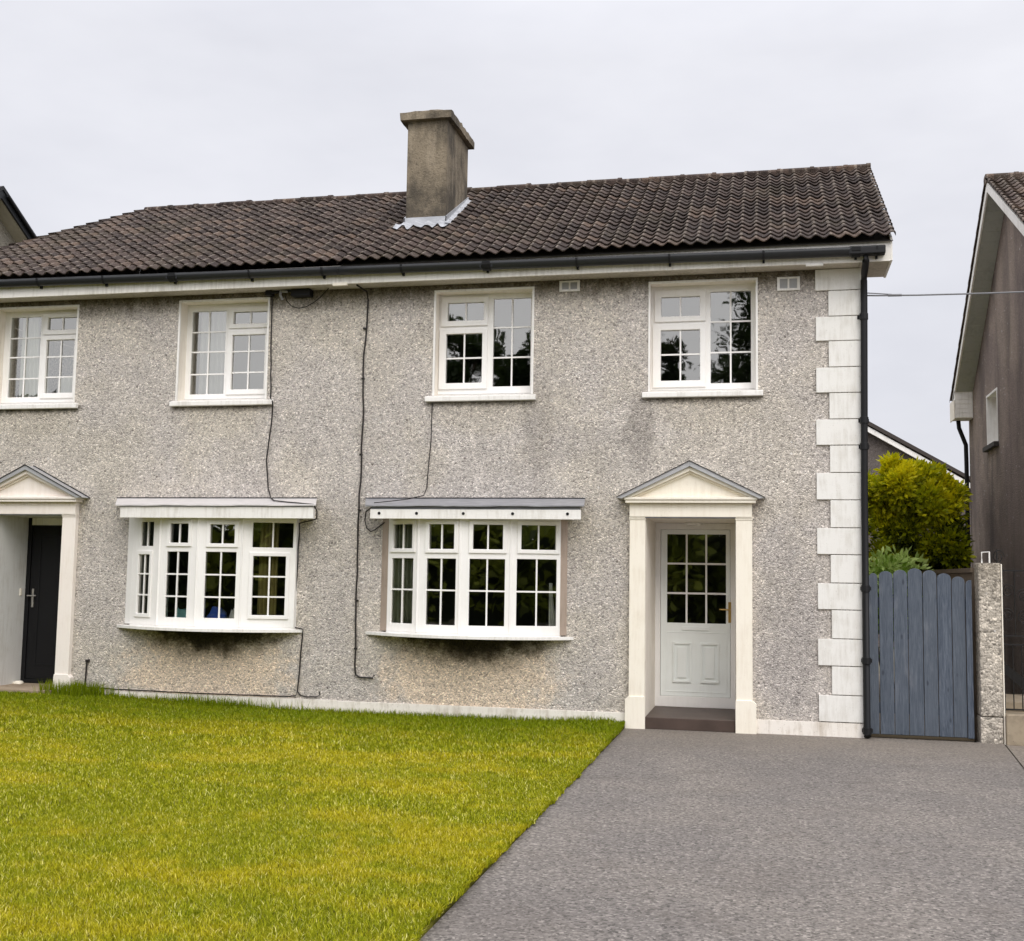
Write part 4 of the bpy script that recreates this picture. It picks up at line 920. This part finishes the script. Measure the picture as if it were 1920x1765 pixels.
mk('verge_board', MB().prism([(.85, zz(.85)-.072), (lry, lrz-.072), (8.05, zz(8.05)-.072), (8.05, zz(8.05)-.22), (lry, lrz-.22), (.85, zz(.85)-.22)], LXG-.04, LXG, 'x'), plain('black_board', (.016, .017, .019), .4), lh)
mk('gutter', MB().tube([(LXG+.04, lry+.1, lrz-.15), (LXG+.04, 8.05, zz(8.05)-.12)], .03, 8), M_BLACK, lh)
mk('soffit', MB().prism([(lry+.02, lrz-.205), (8.0, zz(8.0)-.205), (8.0, zz(8.0)-.218), (lry+.02, lrz-.218)], LXG-.318, LXG-.041, 'x'), paint('cream_soffit', (.5, .47, .38), .3), lh)

# ================================================================== PLANTS
def leaves(n, centres, size, spread, elong=2.6, upb=.3, ksize=.3):
    """sprays of leaf quads around centre points -> verts, quads, tone"""
    ci = rng.integers(0, len(centres), n); c = centres[ci, :3]; ct = centres[ci, 3]
    d = rng.normal(size=(n, 3)); d /= np.linalg.norm(d, axis=1)[:, None]; d[:, 2] += upb; d /= np.linalg.norm(d, axis=1)[:, None]
    p = c+d*spread*rng.uniform(.15, 1., n)[:, None]
    a = rng.normal(size=(n, 3)); s = np.cross(d, a); s /= np.linalg.norm(s, axis=1)[:, None]
    sz = size*rng.uniform(1-ksize, 1+ksize, n)[:, None]
    tip = p+d*sz; mid = p+d*sz*.5; w = s*sz/elong*.5
    V = np.stack([p, mid+w, tip, mid-w], 1).reshape(-1, 3); Q = np.arange(n*4).reshape(-1, 4)
    t = np.clip(ct+rng.normal(0, .13, n), 0, 1); return V, Q, np.repeat(t, 4)
def shrub(name, loc, label, cat, shape_pts, n, size, spread, mat, trunks, group=None, elong=2.6):
    r = root(name, loc, label, cat, group); V, Q, T = leaves(n, shape_pts, size, spread, elong)
    npmesh('foliage', V, quads=Q, mat=mat, tone=T, parent=r)
    mb = MB()
    for t in trunks: mb.tube(t[0], t[1], 7)
    mk('stem', mb, M_BARK, r, smooth=True); return r
def blobpts(n, cx, cy, cz, rx, ry_, rz_, shell=.65, tone=.6, zt=.25, lump_=.25):
    d = rng.normal(size=(n, 3)); d /= np.linalg.norm(d, axis=1)[:, None]
    k = rng.uniform(shell, 1., n); lum = 1+lump_*np.sin(d[:, 0]*7+cx)*np.sin(d[:, 1]*6+1)*np.cos(d[:, 2]*8+cz)
    P = np.stack([cx+d[:, 0]*rx*k*lum, cy+d[:, 1]*ry_*k*lum, cz+d[:, 2]*rz_*k*lum], 1)
    t = tone+zt*d[:, 2]+rng.normal(0, .16, n)
    return np.concatenate([P, t[:, None]], 1)
def hedgepts(x0, x1, n, ztop):
    """clumps of shoots over the front and top of an upright bushy row"""
    P = []
    for k in range(n):
        x = rng.uniform(x0, x1); top = ztop+.10*math.sin(x*6.1)+.07*math.sin(x*13+1)
        if rng.random() < .4: y, z = rng.uniform(5.5, 6.6), top-abs(rng.normal(0, .10))
        else:
            z = rng.uniform(.9, top); y = 5.42+.16*math.sin(x*5+z*4)+.10*math.sin(z*9+x*3)+rng.normal(0, .05)
        hgt = (z-1.5)/(ztop-1.5); cl = math.sin(x*7.3+z*3.1)*math.sin(z*6.1-x*2.2)
        P.append((x, y, z, float(np.clip(.27+.52*hgt+.24*cl+rng.normal(0, .08), .02, .95))))
    return np.array(P)
for (x0, x1, zt), lb in zip([(-.55, .62, 3.05), (.62, 1.25, 3.18), (1.25, 1.84, 3.17)],
        ['golden leaved shrub close behind the drainpipe, left end of the row', 'tall golden leaved shrub in the middle of the row behind the blue gate', 'golden leaved shrub at the right end of the row beside the neighbour wall']):
    cx_ = (x0+x1)/2; P = hedgepts(x0+.05, x1-.05, 230, zt)
    if zt > 3.13: P = np.concatenate([P, np.array([(.80+.02*i, 5.5, 3.1+.07*i, .85) for i in range(5)]), np.array([(1.18+.015*i, 5.6, 3.15+.05*i, .75) for i in range(4)])])
    shrub('golden_shrub', (cx_, 5.9, 0), lb, 'shrub', P, 20000, .10, .15, M_GOLDLEAF,
          [([(cx_+a_, 5.9+b_, 0), (cx_+a_*3, 5.9+b_*3, .8), (cx_+a_*6, 5.9+b_*5, 2.4)], [.03, .022, .008]) for a_, b_ in ((0, .02), (.05, 0), (-.05, .03), (.02, -.05))], 'golden shrubs behind the gate', 2.1)
P = blobpts(60, .62, 4.4, 1.45, .55, .4, .75, .3, .6, .3, .2)
shrub('green_shrub', (.62, 4.4, 0), 'light green leafy shrub in front of the golden ones, just above the gate', 'shrub', P, 1500, .13, .20, M_GREENLEAF,
      [([(.6, 4.4, 0), (.62, 4.4, .9), (.7, 4.3, 1.7)], [.02, .015, .006]), ([(.64, 4.4, 0), (.5, 4.4, .9), (.4, 4.35, 1.8)], [.02, .015, .006])], elong=2.4)

# trees and hedge across the road, which the windows mirror
def tree(loc, h, rad, label, spiky=False, n=22000, leaf=.22, base=.25):
    x, y, _ = loc; r = root('street_tree', loc, label, 'tree', 'trees across the road'); rr = random.Random(int(x*10+999))
    pts = []; limbs = []
    for k in range(34):
        t = rr.uniform(base, 1.); a = rr.uniform(0, 2*math.pi)
        wr = rad*(math.sin(math.pi*min(1, (t-base)/(1-base)*.86+.12))**.7) if not spiky else rad*(1.05-t)
        q_ = rr.uniform(.35, 1.)*wr; p = (x+math.cos(a)*q_, y+math.sin(a)*q_, h*t)
        limbs.append([(x, y, h*max(.12, t-.22)), ((x+p[0])/2, (y+p[1])/2, h*(t-.08)), p])
        pts += [(p[0]+rr.gauss(0, rad*.17), p[1]+rr.gauss(0, rad*.17), p[2]+rr.gauss(0, rad*.14), rr.uniform(.2, .8)) for _ in range(7)]
    V, Q, T = leaves(n, np.array(pts), leaf, rad*.20, 1.9, .1)
    npmesh('crown', V, quads=Q, mat=M_DARKLEAF, tone=T, parent=r)
    mb = MB().tube([(x, y, 0), (x+.05, y, h*.3), (x, y, h*.7), (x, y, h*.92)], [.22, .16, .09, .03], 9)
    for l in limbs: mb.tube(l, [.06, .04, .012], 6)
    mk('trunk', mb, M_BARK, r, smooth=True)
tree((-.6, -30, 0), 13.6, 3.0, 'broad dark tree across the road, tallest in the window mirror image')
tree((-4.6, -31, 0), 10.8, 1.5, 'narrow pointed dark tree across the road', True, 16000)
tree((-6.9, -30, 0), 10.0, 1.3, 'smaller pointed dark tree across the road', True, 15000)
tree((-9.0, -29, 0), 10.3, 1.9, 'medium round dark tree across the road')
tree((-12.6, -30, 0), 12.2, 2.2, 'tall leafy dark tree across the road at its left')
tree((2.8, -29, 0), 12.0, 2.5, 'leafy dark tree across the road at its right')
hp = []
for k in range(500):
    hx = rng.uniform(-42, 12); hp.append((hx, -25+rng.uniform(-.9, .9), rng.uniform(.2, 3.6), float(np.clip(.45+.4*math.sin(hx*.9)+rng.uniform(-.25, .25), 0, 1))))
for k in range(260): hp.append((rng.uniform(-30, 10), -28+rng.uniform(-1.5, 1.5), rng.uniform(.5, 6.4), rng.uniform(.1, .6)))
V, Q, T = leaves(30000, np.array(hp), .42, .75, 1.8)
hr = root('tall_hedge', (-15, -25, 0), 'long dark hedge across the road', 'hedge'); npmesh('foliage', V, quads=Q, mat=M_HEDGE, tone=T, parent=hr)
hp2 = [(-14.6+rng.uniform(-.5, .5), rng.uniform(-15, .8), rng.uniform(.2, 4.6), rng.uniform(.1, .7)) for k in range(440)]
V2, Q2, T2 = leaves(30000, np.array(hp2), .2, .45, 1.8)
hl = root('garden_hedge', (-14.6, -9, 0), 'tall dark hedge at the left side of the lawn', 'hedge'); npmesh('foliage', V2, quads=Q2, mat=M_DARKLEAF, tone=T2, parent=hl)
mk('stems', MB().box(-14.8, -14.4, -15, .8, 0, 4.3), plain('hedge_core', (.012, .018, .008), 1.), hl)
mk('stems', MB().box(-42, 12, -25.3, -24.8, 0, 3.0), plain('hedge_core', (.012, .018, .008), 1.), hr)

# ================================================================== GRASS
def blades(n, xr, yr, hh, wd, tonef=0., wall=False):
    x = rng.uniform(xr[0], xr[1], n); y = rng.uniform(yr[0], yr[1], n)
    if wall == 'g': x = np.clip(rng.normal((xr[0]+xr[1])/2, (xr[1]-xr[0])/3, n), -9.6, -5)
    if wall: y = -.02-np.abs(rng.normal(0, .10, n))
    z = lawn_h(x, y)-.004; a = rng.uniform(0, 2*np.pi, n); lean = rng.uniform(.15, 1.1, n)*min(hh, .07)
    h = hh*rng.uniform(.5, 1.25, n); dx, dy = np.cos(a), np.sin(a); b = a+rng.uniform(.6, 2.2, n); wx, wy = np.cos(b)*wd/2, np.sin(b)*wd/2
    o = np.stack([x, y, z], 1); w = np.stack([wx, wy, 0*wx], 1); l = np.stack([dx*lean, dy*lean, 0*lean], 1); u = np.stack([0*h, 0*h, h], 1)
    V = np.stack([o-w, o+w, o+w*.8+l*.35+u*.62, o-w*.8+l*.35+u*.62, o+l+u], 1).reshape(-1, 3)
    k = np.arange(n)*5; Q = np.stack([k, k+1, k+2, k+3], 1); T = np.stack([k+3, k+2, k+4], 1)
    t = np.clip(rng.beta(1.6, 2.1, n)+tonef, 0, 1); t[rng.random(n) < .03] = 1.
    if hh == .034:
        V[:, 0] += np.repeat(.007*np.sin(y*7)+.006*np.sin(y*17+1)+.006*np.sin(y*45), 5)
    return V, Q, T, np.repeat(t, 5)
sets = [(175000, (-5.6, LX1+.01), (-8.4, -5.4), .030, .0048), (105000, (-9.5, -5.6), (-8.6, -5.0), .031, .006), (135000, (-8.2, LX1+.01), (-5.4, -2.8), .030, .0068),
        (70000, (-12, -8.2), (-5.4, -2.5), .042, .009), (110000, (-11.5, LX1+.01), (-2.8, -.05), .040, .009), (9000, (-13, -9.5), (-8, -5), .05, .012), (40000, (-9, LX1+.01), (-12, -8.4), .05, .012)]
Vs, Qs, Ts, Tn = [], [], [], []; off = 0
for s_ in sets+['e', 'w1', 'w2', 'w3']:
    if s_ == 'e': r_ = blades(16000, (LX1-.04, LX1+.022), (-8.4, -.05), .034, .006, -.08)
    elif s_ == 'w1': r_ = blades(3000, (-9.4, -2.6), (0, 0), .07, .007, -.1, True)
    elif s_ == 'w2': r_ = blades(900, (-9.5, -8.8), (0, 0), .17, .008, -.25, 'g')
    elif s_ == 'w3': r_ = blades(600, (-7.9, -6.7), (0, 0), .12, .007, -.2, 'g')
    else: r_ = blades(*s_)
    V, Q, T, tn = r_; Vs.append(V); Qs.append(Q+off); Ts.append(T+off); Tn.append(tn); off += len(V)
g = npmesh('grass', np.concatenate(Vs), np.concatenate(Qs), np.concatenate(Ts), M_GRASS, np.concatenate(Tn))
tag(g, 'short yellow green mown grass of the front lawn', 'grass', kind='stuff')
